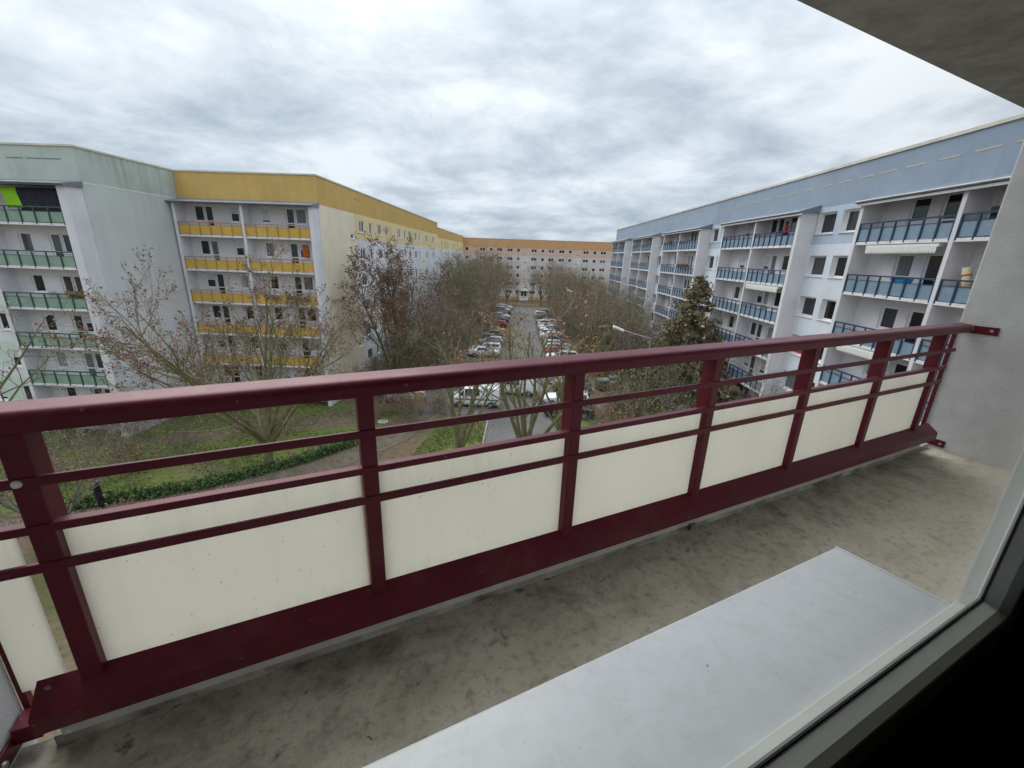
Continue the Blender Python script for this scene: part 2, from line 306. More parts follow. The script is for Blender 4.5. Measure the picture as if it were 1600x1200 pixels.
def paver_mat():
    m = bpy.data.materials.new('pavers'); m.use_nodes = True; t = m.node_tree; b = t.nodes['Principled BSDF']; b.inputs['Roughness'].default_value = .9
    g = N(t, 'ShaderNodeNewGeometry'); mp = N(t, 'ShaderNodeMapping'); mp.inputs['Rotation'].default_value = (0, 0, .75); t.links.new(g.outputs['Position'], mp.inputs[0])
    br = N(t, 'ShaderNodeTexBrick', i_Scale=1.0); br.inputs['Color1'].default_value = (.16, .125, .095, 1); br.inputs['Color2'].default_value = (.205, .165, .13, 1); br.inputs['Mortar'].default_value = (.08, .075, .055, 1)
    br.inputs['Mortar Size'].default_value = .025; br.inputs['Brick Width'].default_value = .3; br.inputs['Row Height'].default_value = .2; t.links.new(mp.outputs[0], br.inputs['Vector'])
    nz = N(t, 'ShaderNodeTexNoise', i_Scale=1.1, i_Detail=5); t.links.new(g.outputs['Position'], nz.inputs['Vector'])
    x = N(t, 'ShaderNodeMix', data_type='RGBA', blend_type='MULTIPLY'); x.inputs['Factor'].default_value = .7; rr = ramp(t, [(.3, (.55, .52, .45)), (.7, (1.1, 1.1, 1.1))]); t.links.new(nz.outputs[0], rr.inputs[0])
    t.links.new(br.outputs[0], x.inputs['A']); t.links.new(rr.outputs[0], x.inputs['B']); t.links.new(x.outputs['Result'], b.inputs['Base Color']); M['pavers'] = m
paver_mat()

# ------------------------------------------------------------------ helpers
class MB:
    def __init__(s): s.v = []; s.f = []; s.m = []
    def quad(s, pts, mi=0):
        k = len(s.v); s.v += [tuple(p) for p in pts]; s.f.append(tuple(range(k, k+len(pts)))); s.m.append(mi); return s
    def box(s, x0, x1, y0, y1, z0, z1, mi=0):
        k = len(s.v); s.v += [(x, y, z) for z in (z0, z1) for y in (y0, y1) for x in (x0, x1)]
        for q in ((0, 2, 3, 1), (4, 5, 7, 6), (0, 1, 5, 4), (2, 6, 7, 3), (0, 4, 6, 2), (1, 3, 7, 5)): s.f.append(tuple(k+i for i in q)); s.m.append(mi)
        return s
    def prism(s, prof, x0, x1, mi=0):
        """profile of (y,z) points swept along x"""
        k = len(s.v); n = len(prof); s.v += [(x0, y, z) for y, z in prof] + [(x1, y, z) for y, z in prof]
        for i in range(n): s.f.append((k+i, k+(i+1) % n, k+n+(i+1) % n, k+n+i)); s.m.append(mi)
        s.f.append(tuple(range(k+n-1, k-1, -1))); s.f.append(tuple(range(k+n, k+2*n))); s.m += [mi, mi]; return s
    def tube(s, p0, p1, r0, r1=None, n=8, mi=0, cap=True):
        r1 = r0 if r1 is None else r1; p0 = Vector(p0); p1 = Vector(p1); t = (p1-p0).normalized()
        a = t.orthogonal().normalized(); b = t.cross(a); k = len(s.v)
        for p, r in ((p0, r0), (p1, r1)):
            for i in range(n): s.v.append(tuple(p + r*(math.cos(6.2832*i/n)*a + math.sin(6.2832*i/n)*b)))
        for i in range(n): s.f.append((k+i, k+(i+1) % n, k+n+(i+1) % n, k+n+i)); s.m.append(mi)
        if cap: s.f.append(tuple(range(k+n-1, k-1, -1))); s.f.append(tuple(range(k+n, k+2*n))); s.m += [mi, mi]
        return s
    def mesh(s, name, mats, smooth=False):
        me = bpy.data.meshes.new(name); me.from_pydata(s.v, [], s.f)
        for q in (mats if isinstance(mats, (list, tuple)) else [mats]): me.materials.append(M[q])
        me.polygons.foreach_set('material_index', s.m)
        if smooth: me.polygons.foreach_set('use_smooth', [True]*len(s.f))
        me.update(); return me
def ob(name, me, parent=None, loc=(0, 0, 0), rz=0., kind=None):
    o = bpy.data.objects.new(name, me); C.objects.link(o); o.location = loc; o.rotation_euler = (0, 0, rz)
    if parent is not None: o.parent = parent
    if kind: o['kind'] = kind
    return o
def thing(name, label, cat, loc=(0, 0, 0), rz=0., group=None, me=None):
    o = ob(name, me, None, loc, rz); o['label'] = label; o['category'] = cat
    if group: o['group'] = group
    return o
def bevel(o, w=.004, seg=2):
    b = o.modifiers.new('bevel', 'BEVEL'); b.width = w; b.segments = seg; b.limit_method = 'ANGLE'; b.angle_limit = R(40); return o
def np_mesh(name, v, q, mats, mi=None, smooth=False):
    me = bpy.data.meshes.new(name); v = np.asarray(v, np.float32); q = np.asarray(q, np.int32)
    me.vertices.add(len(v)); me.vertices.foreach_set('co', v.ravel()); k = q.shape[1]
    me.loops.add(q.size); me.loops.foreach_set('vertex_index', q.ravel()); me.polygons.add(len(q))
    me.polygons.foreach_set('loop_start', np.arange(len(q), dtype=np.int32)*k)
    for m in mats: me.materials.append(M[m])
    if mi is not None: me.polygons.foreach_set('material_index', np.asarray(mi, np.int32))
    if smooth: me.polygons.foreach_set('use_smooth', np.ones(len(q), bool))
    me.update(calc_edges=True); me.validate(); return me
def gz(y): return 0. if y < 60 else -.6*min(1, (y-60)/88)
rng = random.Random(7)

# ------------------------------------------------------------------ the setting: ground
def sheet(name, pts, m, z, ys=None):
    me = MB().quad([(x, y, z+gz(y)) for x, y in pts]).mesh(name, m); return ob(name, me, kind='structure')
mb = MB(); ysp = [-500, 60, 148, 900]
for a, b in zip(ysp, ysp[1:]): mb.quad([(-700, a, gz(a)), (700, a, gz(a)), (700, b, gz(b)), (-700, b, gz(b))])
ob('ground', mb.mesh('ground', 'soil'), kind='structure')
mb = MB(); 
for a, b in ((12, 60), (60, 127)): mb.quad([(-2.5, a, gz(a)+.02), (3.4, a, gz(a)+.02), (3.4, b, gz(b)+.02), (-2.5, b, gz(b)+.02)])
mb.quad([(-14, 35.8, .016), (-2.5, 35.8, .016), (-2.5, 43, .016), (-14, 43, .016)])
ob('parking_lane', mb.mesh('parking_lane', 'asphalt'), kind='structure')
mb = MB()
for x0, x1 in ((-7.2, -2.5), (3.4, 8.4)):
    for a, b in ((44, 60), (60, 127)): mb.quad([(x0, a, gz(a)+.012), (x1, a, gz(a)+.012), (x1, b, gz(b)+.012), (x0, b, gz(b)+.012)])
ob('parking_bays', mb.mesh('parking_bays', 'pavers'), kind='structure')
kerbs = MB()
for x in (-7.32, 8.42):
    for a, b in ((44, 60), (60, 127)):
        k = len(kerbs.v); kerbs.v += [(x+dx, y, gz(y)+dz) for y in (a, b) for dx, dz in ((0, 0), (0, .12), (.12, .12), (.12, 0))]
        for q in ((0, 1, 5, 4), (1, 2, 6, 5), (2, 3, 7, 6), (0, 3, 2, 1), (4, 5, 6, 7)): kerbs.f.append(tuple(k+i for i in q)); kerbs.m.append(0)
kerbs.box(-2.62, -2.5, 25, 35.7, 0, .12)
ob('kerb', kerbs.mesh('kerb', 'kerb_stone'), kind='structure')
LAWN = [(-60, 12), (-30, 17.2), (-23, 21.0), (-19, 23.0), (-14.8, 26.6), (-12.2, 30.0), (-10.2, 35.4), (-17.4, 37.5), (-17.4, 52), (-29, 37.5), (-29.4, 29.6), (-60, 29.6)]
sheet('lawn', LAWN, 'lawn_turf', .014)
LAWN2 = [(-7.6, 27.0), (-2.65, 25.5), (-2.65, 35.0), (-6.4, 35.2)]
sheet('lawn', LAWN2, 'lawn_turf', .014)
sheet('lawn', [(3.5, 24), (9, 24), (9, 36), (3.5, 36)], 'lawn_turf', .010)
path = [(-45, 10.5), (-30, 15.2), (-22.6, 18.8), (-17.2, 21.8), (-12.6, 25.6), (-9.6, 30.0), (-8.0, 35.8)]
mb = MB(); prev = None
for i, (x, y) in enumerate(path):
    a = Vector(path[max(0, i-1)]); b = Vector(path[min(len(path)-1, i+1)]); d = (b-a).normalized(); n = Vector((-d.y, d.x))*1.0
    cur = ((x+n.x, y+n.y, .024), (x-n.x, y-n.y, .024))
    if prev: mb.quad([prev[1], cur[1], cur[0], prev[0]])
    prev = cur
ob('path', mb.mesh('path', 'pavers'), kind='structure')
# worn brown trail across the lawn
mb = MB(); tr = [(-30, 27.0), (-22, 30.0), (-17, 33.2), (-12.6, 35.6)]; prev = None
for i, (x, y) in enumerate(tr):
    w = (.8, 1.2, 2.0, 2.8)[i]; cur = ((x-.4*w, y+w, .02), (x+.4*w, y-w, .02))
    if prev: mb.quad([prev[1], cur[1], cur[0], prev[0]])
    prev = cur
ob('worn_trail', mb.mesh('worn_trail', 'bare_earth'), kind='structure')
def inside(P, x, y):
    c = False; j = len(P)-1
    for i in range(len(P)):
        if (P[i][1] > y) != (P[j][1] > y) and x < (P[j][0]-P[i][0])*(y-P[i][1])/(P[j][1]-P[i][1])+P[i][0]: c = not c
        j = i
    return c

# ------------------------------------------------------------------ house parts
_cache = {}
def frame_mesh(w, h, kind):
    key = ('f', w, h, kind)
    if key not in _cache:
        b = MB(); t = .12
        b.box(-w/2, -w/2+t, 0, .07, 0, h); b.box(w/2-t, w/2, 0, .07, 0, h)
        b.box(-w/2+t, w/2-t, 0, .07, 0, t); b.box(-w/2+t, w/2-t, 0, .07, h-t, h)
        if kind == 'double': b.box(-.06, .06, .002, .068, t, h-t)
        if kind == 'door': b.box(-w/2+t, w/2-t, .002, .068, .85*h/2.1, .85*h/2.1+.09)
        _cache[key] = b.mesh('window', 'white_plastic')
    return _cache[key]
def cmesh(key, fn):
    if key not in _cache: _cache[key] = fn()
    return _cache[key]
def window(par, loc, rz, w, h, kind='single', depth=.16, sill=True, blind=0., far=False):
    """loc: bottom centre of the opening, on the wall face; local y points into the wall"""
    w = round(w, 2); h = round(h, 2); c, s = math.cos(rz), math.sin(rz); dy = depth-.07
    f = ob('window', frame_mesh(w, h, kind), par, (loc[0]-s*dy, loc[1]+c*dy, loc[2]), rz)
    ob('pane', cmesh(('p', w, h), lambda: MB().box(-w/2+.03, w/2-.03, .035, .06, .03, h-.03).mesh('pane', 'pane')), f)
    if sill: ob('sill', cmesh(('s', w, depth), lambda: MB().prism([(-dy-.07, -.045), (-dy-.07, -.02), (-.002, -.003), (-.002, -.045)], -w/2-.05, w/2+.05).mesh('sill', 'white_plastic')), f)
    if blind:
        def mk():
            b = MB(); n = max(3, int(h*blind/.11))
            for i in range(n): z = h-.09-i*.11; b.box(-w/2+.08, w/2-.08, .012, .03, z-.085, z)
            return b.mesh('blind', 'white_plastic')
        ob('blind', cmesh(('b', w, h, round(blind, 1)), mk), f)
    return f
def wall(name, par, loc, rz, Lw, z0, z1, holes, zone, mats, xc=(), zcuts=(), depth=.16):
    """vertical wall in local x,z with real openings (reveals included); zone(x,z) picks the colour"""
    xs = sorted({0, Lw, *xc, *[h[0] for h in holes], *[h[1] for h in holes]}); zs = sorted({z0, z1, *zcuts, *[h[2] for h in holes], *[h[3] for h in holes]})
    xs = [x for i, x in enumerate(xs) if i == 0 or x-xs[i-1] > 1e-4]; zs = [z for i, z in enumerate(zs) if i == 0 or z-zs[i-1] > 1e-4]
    b = MB()
    for za, zb in zip(zs, zs[1:]):
        zm = (za+zb)/2; rows = [h for h in holes if h[2] < zm < h[3]]; start = None; cur = None
        for xa, xb in list(zip(xs, xs[1:]))+[(None, None)]:
            k = None
            if xa is not None and not any(h[0] < (xa+xb)/2 < h[1] for h in rows): k = zone((xa+xb)/2, zm)
            if k != cur:
                if cur is not None: b.quad([(start, 0, za), (xa if xa is not None else Lw, 0, za), (xa if xa is not None else Lw, 0, zb), (start, 0, zb)], cur)
                start = xa; cur = k
    rv = len(mats)-1
    for x0, x1, a, c in holes:
        b.quad([(x0, 0, a), (x0, depth, a), (x1, depth, a), (x1, 0, a)][::-1], rv); b.quad([(x0, 0, c), (x0, depth, c), (x1, depth, c), (x1, 0, c)], rv)
        b.quad([(x0, 0, a), (x0, depth, a), (x0, depth, c), (x0, 0, c)], rv); b.quad([(x1, 0, a), (x1, depth, a), (x1, depth, c), (x1, 0, c)][::-1], rv)
    return ob(name, b.mesh(name, mats), par, loc, rz)
def balcony(par, loc, rz, Ln, depth, npan, style, detail=True, rail_h=1.02, gap=.32):
    """slab with front railing; local x along the front, y into the house, origin at front left, floor top z=0"""
    pm, rm = style+'_panel', style+'_rail'
    sl_ = ob('balcony', cmesh(('slab', round(Ln, 2), depth), lambda: MB().box(0, Ln, 0, depth, -.16, 0).mesh('balcony', 'white_slab')), par, loc, rz)
    st = Ln/npan
    ob('handrail', cmesh(('hr', round(Ln, 2), style), lambda: MB().box(.01, Ln-.01, .005, .085, rail_h-.075, rail_h).box(.01, Ln-.01, .03, .055, rail_h-gap+.0, rail_h-gap+.03).mesh('handrail', rm)), sl_)
    pmesh = lambda: MB().box(-st/2+.03, st/2-.03, .05, .065, .05, rail_h-gap-.01).mesh('panel', pm)
    qmesh = lambda: MB().box(-.038, .038, -.01, .05, -.1, rail_h-.075).mesh('post', rm)
    if detail:
        for i in range(npan): ob('panel', cmesh(('pn', round(st, 3), style), pmesh), sl_, ((i+.5)*st, 0, 0))
        for i in range(npan+1): ob('post', cmesh(('po', style), qmesh), sl_, (min(max(i*st, .04), Ln-.04), 0, 0))
    else:
        def pj():
            b = MB()
            for i in range(npan): b.box(i*st+.03, (i+1)*st-.03, .05, .065, .05, rail_h-gap-.01)
            return b.mesh('panel', pm)
        def qj():
            b = MB()
            for i in range(npan+1): x = min(max(i*st, .04), Ln-.04); b.box(x-.03, x+.03, 0, .05, -.1, rail_h-.06)
            return b.mesh('post', rm)
        ob('panel', cmesh(('pj', round(Ln, 2), style), pj), sl_, kind='stuff'); ob('post', cmesh(('qj', round(Ln, 2), style), qj), sl_, kind='stuff')
    return sl_
FL = [1.28+2.8*k for k in range(6)]            # floor levels of the green and yellow houses
TOP = 20.05
blindp = lambda: rng.choice([0, 0, 0, 0, .45, .75])
def shell(par, x0, x1, y0, y1, z0, z1, wm):
    """the rest of the house behind the modelled fronts, and its flat roof"""
    ob('rear_wall', MB().box(x0, x1, y0, y1, z0, z1-.3).mesh('rear_wall', wm), par)
    ob('roof', MB().box(x0-.1, x1+.1, y0-.1, y1+.1, z1-.29, z1-.1).mesh('roof', 'roof_felt'), par)

# --- green house
gh = thing('apartment_house', 'pale house with moss-stained green attic and green balcony fronts', 'house', (-29.5, 29.5, 0))
def gl_(x): return x+60           # world x to front-wall local x
holes = []; wins = []
for f in FL:
    for x0, x1, kd in ((-34.9, -34.0, 'single'), (-32.75, -31.95, 'door'), (-31.93, -31.2, 'single'), (-38.3, -37.0, 'double'), (-41.0, -39.6, 'double')):
        a, c = (f+.04, f+2.22) if kd == 'door' else (f+.88, f+2.22)
        holes.append((gl_(x0), gl_(x1), a, c)); wins.append(((x0+x1)/2, x1-x0, a, c, kd))
gm = ['wall_lilac', 'green_band', 'loggia_wall', 'mint_wall', 'reveal']
wall('front_wall', gh, (-30.5, 0, 0), 0, 30.5, 0, TOP, holes, lambda x, z: 1 if z > 17.9 else 2 if gl_(-36) < x < gl_(-30) else (3 if int((z-1.2)/1.4) % 2 else 0), gm, xc=(gl_(-36), gl_(-30)), zcuts=(17.9, *[f+.9 for f in FL], *[f+2.2 for f in FL]))
for x, w, a, c, kd in wins: window(gh, (x+29.5, 0, a), 0, w, c-a, kd, sill=kd != 'door', blind=blindp() if kd != 'door' else 0)
wall('side_wall', gh, (0, 0, 0), R(90), 8.1, 0, TOP, [], lambda x, z: 1 if z > 17.95 else 0, ['wall_lilac_mossy', 'green_band'], zcuts=(17.95,))
ob('joint_strip', MB().box(-.01, .012, 0, 8.1, 17.92, 17.97).mesh('joint_strip', 'reveal'), gh)
shell(gh, -30.3, -.25, .3, 16, 0, TOP, 'wall_lilac')
ob('roof_edge', MB().box(-30.5, .06, -.06, .35, TOP, TOP+.12).box(-.3, .06, .35, 8.1, TOP, TOP+.12).mesh('roof_edge', 'coping'), gh)
for xa, xb in ((-6.65, -6.4), (-.6, -.03)): ob('fin', MB().box(xa, xb, -1.12, -.003, 0, 17.62).mesh('fin', 'wall_lilac'), gh)
ob('balcony_roof', MB().prism([(-1.35, 17.55), (-1.35, 17.72), (-.004, 18.0), (-.004, 17.63), (-.2, 17.63)], -6.9, .12).mesh('balcony_roof', 'fascia_grey'), gh)
ob('gutter', MB().tube((-6.9, -1.42, 17.68), (.12, -1.42, 17.68), .06).mesh('gutter', 'metal_grey'), gh)
for f in FL: balcony(gh, (-6.39, -1.1, f), 0, 5.78, 1.09, 6, 'green')
for x in (-9.5, -7.6, -5.7, -4.05, -2.7, -1.5): ob('vent', MB().box(x-.55, x+.55, -.02, .02, 19.28, 19.33).mesh('vent', 'fascia_grey'), gh)

# --- yellow house
yh = thing('apartment_house', 'long house with ochre attic band, cream side and yellow balcony fronts', 'house', (-17.5, 37.6, 0))
YX = -29.48
holes = []; wins = []
for f in FL:
    for x0, x1, kd in ((-28.35, -27.45, 'single'), (-27.43, -26.65, 'door'), (-25.25, -24.4, 'single'), (-22.6, -21.72, 'single'), (-20.42, -19.62, 'door'), (-19.6, -18.6, 'single')):
        a, c = (f+.04, f+2.22) if kd == 'door' else (f+.90, f+2.22)
        holes.append((x0-YX, x1-YX, a, c)); wins.append(((x0+x1)/2, x1-x0, a, c, kd))
wall('front_wall', yh, (YX+17.5, 0, 0), 0, -17.5-YX, 0, TOP, holes, lambda x, z: 1 if z > 17.95 else 0, ['loggia_wall', 'ochre_band', 'reveal'], zcuts=(17.95,))
for x, w, a, c, kd in wins: window(yh, (x+17.5, 0, a), 0, w, c-a, kd, sill=kd != 'door', blind=blindp() if kd != 'door' else 0)
cols = [(46.6, 48.2), (49.7, 50.6), (52.5, 54.0), (55.6, 56.5), (60.8, 62.4), (64.2, 65.1), (66.7, 68.3), (70.2, 71.8), (73.3, 74.2), (78.3, 79.9), (83.9, 85.5)]
stair = [(44.15, 45.1), (58.4, 59.4), (76.0, 77.0)]
holes = []; wins = []
for k, f in enumerate(FL):
    for y0, y1 in cols: holes.append((y0-37.6, y1-37.6, f+.8, f+2.0)); wins.append((y0, y1, f+.8, f+2.0))
    for y0, y1 in stair:
        if k: holes.append((y0-37.6, y1-37.6, f+.05, f+.55)); wins.append((y0, y1, f+.05, f+.55))
def yz(x, z):
    if z > 17.85: return 1
    if x < 7.7: return 2
    if z > 15.3: return 3
    if any(a-37.9 < x < b-37.3 for a, b in stair): return 2
    return 0
ymats = ['wall_lilac', 'ochre_band', 'cream_wall', 'yellow_wall', 'reveal']
wall('side_wall', yh, (0, 0, 0), R(90), 51.6, 0, TOP, holes, yz, ymats, xc=[7.7]+[q for a, b in stair for q in (a-37.9, b-37.3)], zcuts=(17.85, 15.3))
for y0, y1, a, c in wins: window(yh, (0, (y0+y1)/2-37.6, a), R(90), y1-y0, c-a, 'double' if y1-y0 > 1.3 else 'single')
shell(yh, YX+17.8, -.25, .3, 51.6, 0, TOP, 'wall_lilac')
ob('roof_edge', MB().box(YX+17.5, .06, -.06, .35, TOP, TOP+.12).box(-.3, .06, .35, 51.6, TOP, TOP+.12).mesh('roof_edge', 'coping'), yh)
for xa, xb in ((-11.8, -11.56), (-6.1, -5.9), (-.36, -.03)): ob('fin', MB().box(xa, xb, -1.12, -.003, 0, 17.6).mesh('fin', 'wall_lilac'), yh)
ob('balcony_roof', MB().prism([(-1.35, 17.52), (-1.35, 17.68), (-.004, 18.0), (-.004, 17.61), (-.2, 17.61)], -12.1, .12).mesh('balcony_roof', 'fascia_grey'), yh)
ob('gutter', MB().tube((-12.1, -1.42, 17.64), (.12, -1.42, 17.64), .06).mesh('gutter', 'metal_grey'), yh)
for f in FL:
    balcony(yh, (-11.55, -1.1, f-.22), 0, 5.44, 1.09, 6, 'yellow', gap=.27); balcony(yh, (-5.89, -1.1, f-.22), 0, 5.52, 1.09, 6, 'yellow', gap=.27)
for y in (46.5, 59, 73): ob('vent', MB().box(-.02, .02, y-38.2, y-37.0, 19.25, 19.31).mesh('vent', 'fascia_grey'), yh)
# --- second yellow house, set back
y2 = thing('apartment_house', 'ochre-topped house set back behind the long yellow one', 'house', (-20.5, 89.2, 0))
holes = []; wins = []; xs2 = []
for s0 in (2.0, 19.5, 37.0):
    xs2 += [(s0+a, s0+b) for a, b in ((0.5, 2.1), (3.5, 4.5), (6.0, 7.6), (9.5, 11.1), (12.6, 13.5))]
for k, f in enumerate(FL):
    for a, b in xs2: holes.append((a, b, f+.75, f+2.0)); wins.append((a, b, f+.75, f+2.0))
    for s0 in (17.6, 35.1):
        if k: holes.append((s0, s0+1, f+.05, f+.55)); wins.append((s0, s0+1, f+.05, f+.55))
wall('side_wall', y2, (0, 0, 0), R(90), 60.4, -.6, TOP, holes, lambda x, z: 1 if z > 17.85 else (3 if z > 15.2 else 0), ymats, zcuts=(17.85, 15.2))
for a, b, c, d in wins: window(y2, (0, (a+b)/2, c), R(90), b-a, d-c, 'double' if b-a > 1.3 else 'single')
shell(y2, -12, -.25, .2, 60.2, -.6, TOP, 'wall_lilac')
ob('roof_edge', MB().box(-.3, .06, .0, 60.4, TOP, TOP+.12).mesh('roof_edge', 'coping'), y2)
# --- orange house across the end
OY = 149.6
oh = thing('apartment_house', 'orange-topped house across the far end of the parking lane', 'house', (0, OY, -.6))
FO = [.6+2.8*k+.6 for k in range(6)]; OT = 20.25
base = [(2.9, 4.9), (6.3, 7.5), (8.8, 10.8), (12.4, 14.4), (15.7, 16.9)]
cols = [(a+17.8*k, b+17.8*k) for k in (-2, -1, 0, 1, 2) for a, b in base]; cols = [c for c in cols if -36 < c[0] < 60]
stair = [.4+17.8*k for k in (-2, -1, 0, 1, 2, 3)]
holes = []; wins = []
for k, f in enumerate(FO):
    for a, b in cols: holes.append((a+40, b+40, f+.95, f+2.1)); wins.append((a, b, f+.95, f+2.1))
    for a in stair:
        if k and a > -38: holes.append((a+40, a+41, f+.15, f+.6)); wins.append((a, a+1, f+.15, f+.6))
wall('front_wall', oh, (-40, 0, 0), 0, 110, 0, OT, holes, lambda x, z: 1 if z > 17.45 else (2 if z > 15.0 else (4 if z < 1.1 else (3 if any(a+39.2 < x < a+41.8 for a in stair) else 0))), ['grey_white_wall', 'orange_band', 'salmon_wall', 'warm_white_wall', 'orange_band', 'reveal'], xc=[q for a in stair for q in (a+39.2, a+41.8)], zcuts=(17.45, 15.0, 1.1))
for a, b, c, d in wins: window(oh, ((a+b)/2, 0, c), 0, b-a, d-c, 'double' if b-a > 1.5 else 'single')
shell(oh, -39.7, 69.7, .3, 12, 0, OT, 'grey_white_wall')
ob('roof_edge', MB().box(-40, 70, -.06, .35, OT, OT+.12).mesh('roof_edge', 'coping'), oh)
for a in stair[1:5]:
    d = ob('door', MB().box(a-.6, a+1.6, -.06, .0, 1.0, 3.2).mesh('door', 'white_plastic'), oh); ob('pane', MB().box(a-.45, a+.4, -.075, -.055, 1.3, 3.05).box(a+.6, a+1.45, -.075, -.055, 1.3, 3.05).mesh('pane', 'pane'), d)
    ob('canopy', MB().box(a-1.2, a+2.2, -1.6, -.003, 3.3, 3.45).mesh('canopy', 'white_slab'), oh)
    ob('step', MB().box(a-1, a+2, -1.8, -.003, 0, .5).box(a-1, a+2, -1.5, -.003, .5, .95).mesh('step', 'white_slab'), oh)
# --- blue house
BX, BY1, BT = 20.46, 97.2, 20.35
bh = thing('apartment_house', 'long blue-grey house with five stacks of blue balconies', 'house', (BX, BY1, 0))
FB = [1.62+2.8*k for k in range(6)]
stacks = [(14.6, 20.3, 26.0), (31.9, 37.45, 43.1), (49.0, 54.9, 60.7), (66.2, 71.9, 77.6), (83.6, 89.3, 95.0)]
gaps = [(26.0, 31.9), (43.1, 49.0), (60.7, 66.2), (77.6, 83.6)]
holes = []; wins = []
bl = lambda y: BY1-y
for f in FB:
    for a, b in gaps:
        for c in (a+2.25, a+4.55): holes.append((bl(c+.86), bl(c-.86), f+.72, f+2.1)); wins.append((c, 1.72, f+.72, f+2.1, 'single', .26))
    for a, d, b in stacks:
        for lo, hi, sgn in ((d, b, 1), (a, d, -1)):
            far, near = (hi, lo)
            for o0, w, kd in ((1.75, 1.1, 'single'), (3.5, .9, 'door'), (4.42, 1.0, 'single')):
                c = far-o0-w/2 if sgn > 0 else near+o0+w/2
                z0 = f+.04 if kd == 'door' else f+.92
                holes.append((bl(c+w/2), bl(c-w/2), z0, f+2.2)); wins.append((c, w, z0, f+2.2, kd, .16))
instack = lambda x: any(bl(b)-.15 < x < bl(a)+.15 for a, d, b in stacks)
wall('front_wall', bh, (0, 0, 0), R(-90), BY1-5, 0, BT, holes, lambda x, z: 1 if z > 18.05 else 4 if instack(x) else (2 if z > 15.65 else 3), ['pale_blue_wall', 'blue_band', 'light_blue_wall', 'pale_blue_wall', 'loggia_wall', 'reveal'], xc=[q for a, d, b in stacks for q in (bl(b)-.15, bl(a)+.15)], zcuts=(18.05, 15.65), depth=.36)
for c, w, a, d, kd, dp in wins:
    window(bh, (0, -bl(c), a), R(-90), w, d-a, kd, depth=.36 if dp > .2 else .17, sill=kd != 'door', blind=blindp() if kd != 'door' and dp < .2 and rng.random() < .7 else 0)
shell(bh, .40, 12, -(BY1-5), 0, 0, BT, 'pale_blue_wall')
ob('roof_edge', MB().box(-.07, .4, -(BY1-5), .05, BT, BT+.16).mesh('roof_edge', 'coping'), bh)
for si, (a, d, b) in enumerate(stacks):
    fx = -1.12
    for y0, y1 in ((a-.32, a), (d-.1, d+.1), (b, b+.25)): ob('fin', MB().box(fx, -.003, -bl(y0), -bl(y1), 0, 17.75).mesh('fin', 'loggia_wall'), bh)
    r = ob('balcony_roof', MB().prism([(-1.32, 17.70), (-1.32, 17.84), (-.004, 18.25), (-.004, 17.76), (-.2, 17.76)], bl(b)-.4, bl(a)+.5).mesh('balcony_roof', 'fascia_grey'), bh, rz=R(-90))
    ob('gutter', MB().tube((bl(b)-.4, -1.38, 17.80), (bl(a)+.5, -1.38, 17.80), .06).mesh('gutter', 'metal_grey'), r)
    ob('light_soffit', MB().box(bl(b)-.38, bl(a)+.48, -1.31, -1.19, 17.58, 17.697).mesh('light_soffit', 'white_slab'), r)
    for f in FB:
        for lo, hi in ((d+.105, b-.005), (a+.005, d-.105)):
            balcony(bh, (-1.1, -bl(hi), f), R(-90), hi-lo, 1.09, 7, 'blue', detail=si < 3)
for i in range(46):
    y = 16+i*1.72+rng.uniform(-.1, .1)
    ob('vent', cmesh('bvent', lambda: MB().box(-.012, .02, -.55, .55, 0, .06).mesh('vent', 'vent_pale')), bh, (0, -bl(y), 19.42))

cw = thing('curtain', 'red curtain filling a window of the pale blue wall', 'curtain', (BX+.26, 30.55, FB[2]+.80)); ob('fabric', MB().box(-.004, .004, -.68, .68, 0, 1.2).mesh('fabric', 'dark_red'), cw)
# ------------------------------------------------------------------ own house: loggia, window and the room behind
RZ = math.pi/2-1.0998927; FLZ = EYE-1.6
own = thing('apartment_house', 'light grey rendered house around this balcony and window', 'house', (0, 0, FLZ), RZ)
def opart(name, mb_, m, sub=None, bev=0): 
    o = ob(name, mb_.mesh(name, m), sub or own)
    return bevel(o, bev) if bev else o
ZB = -FLZ
opart('balcony_floor', MB().box(-1.0, 5.2, .24, 1.53, -.16, 0), 'balcony_concrete')
opart('side_wall', MB().box(5.2, 5.4, .2, 1.60, ZB, 8), 'own_render', bev=.012)
opart('side_wall', MB().box(-1.2, -1.0, .2, 1.60, ZB, 8), 'own_render', bev=.012)
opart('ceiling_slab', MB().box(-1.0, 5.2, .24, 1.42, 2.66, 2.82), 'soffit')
wu0, wu1, wz0, wz1 = -.62, 1.30, .84, 2.28
fw_ = MB(); a0, a1 = .17, .238
fw_.box(-6, wu0, a0, a1, -.2, 2.9).box(wu1, 9, a0, a1, -.2, 2.9).box(wu0, wu1, a0, a1, -.2, wz0).box(wu0, wu1, a0, a1, wz1, 2.9)
fw_.box(-6, 9, a0, a1, ZB, -.2).box(-6, 9, a0, a1, 2.9, 8)
opart('facade_wall', fw_, 'own_render')
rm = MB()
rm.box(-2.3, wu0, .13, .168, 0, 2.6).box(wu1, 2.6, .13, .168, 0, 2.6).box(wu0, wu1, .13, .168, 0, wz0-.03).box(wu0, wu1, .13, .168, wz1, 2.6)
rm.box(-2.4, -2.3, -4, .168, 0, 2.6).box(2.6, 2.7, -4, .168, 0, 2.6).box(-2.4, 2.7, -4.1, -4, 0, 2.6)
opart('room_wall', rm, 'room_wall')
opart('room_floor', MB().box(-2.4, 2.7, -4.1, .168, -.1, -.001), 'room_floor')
opart('room_ceiling', MB().box(-2.4, 2.7, -4.1, .168, 2.601, 2.7), 'room_wall')
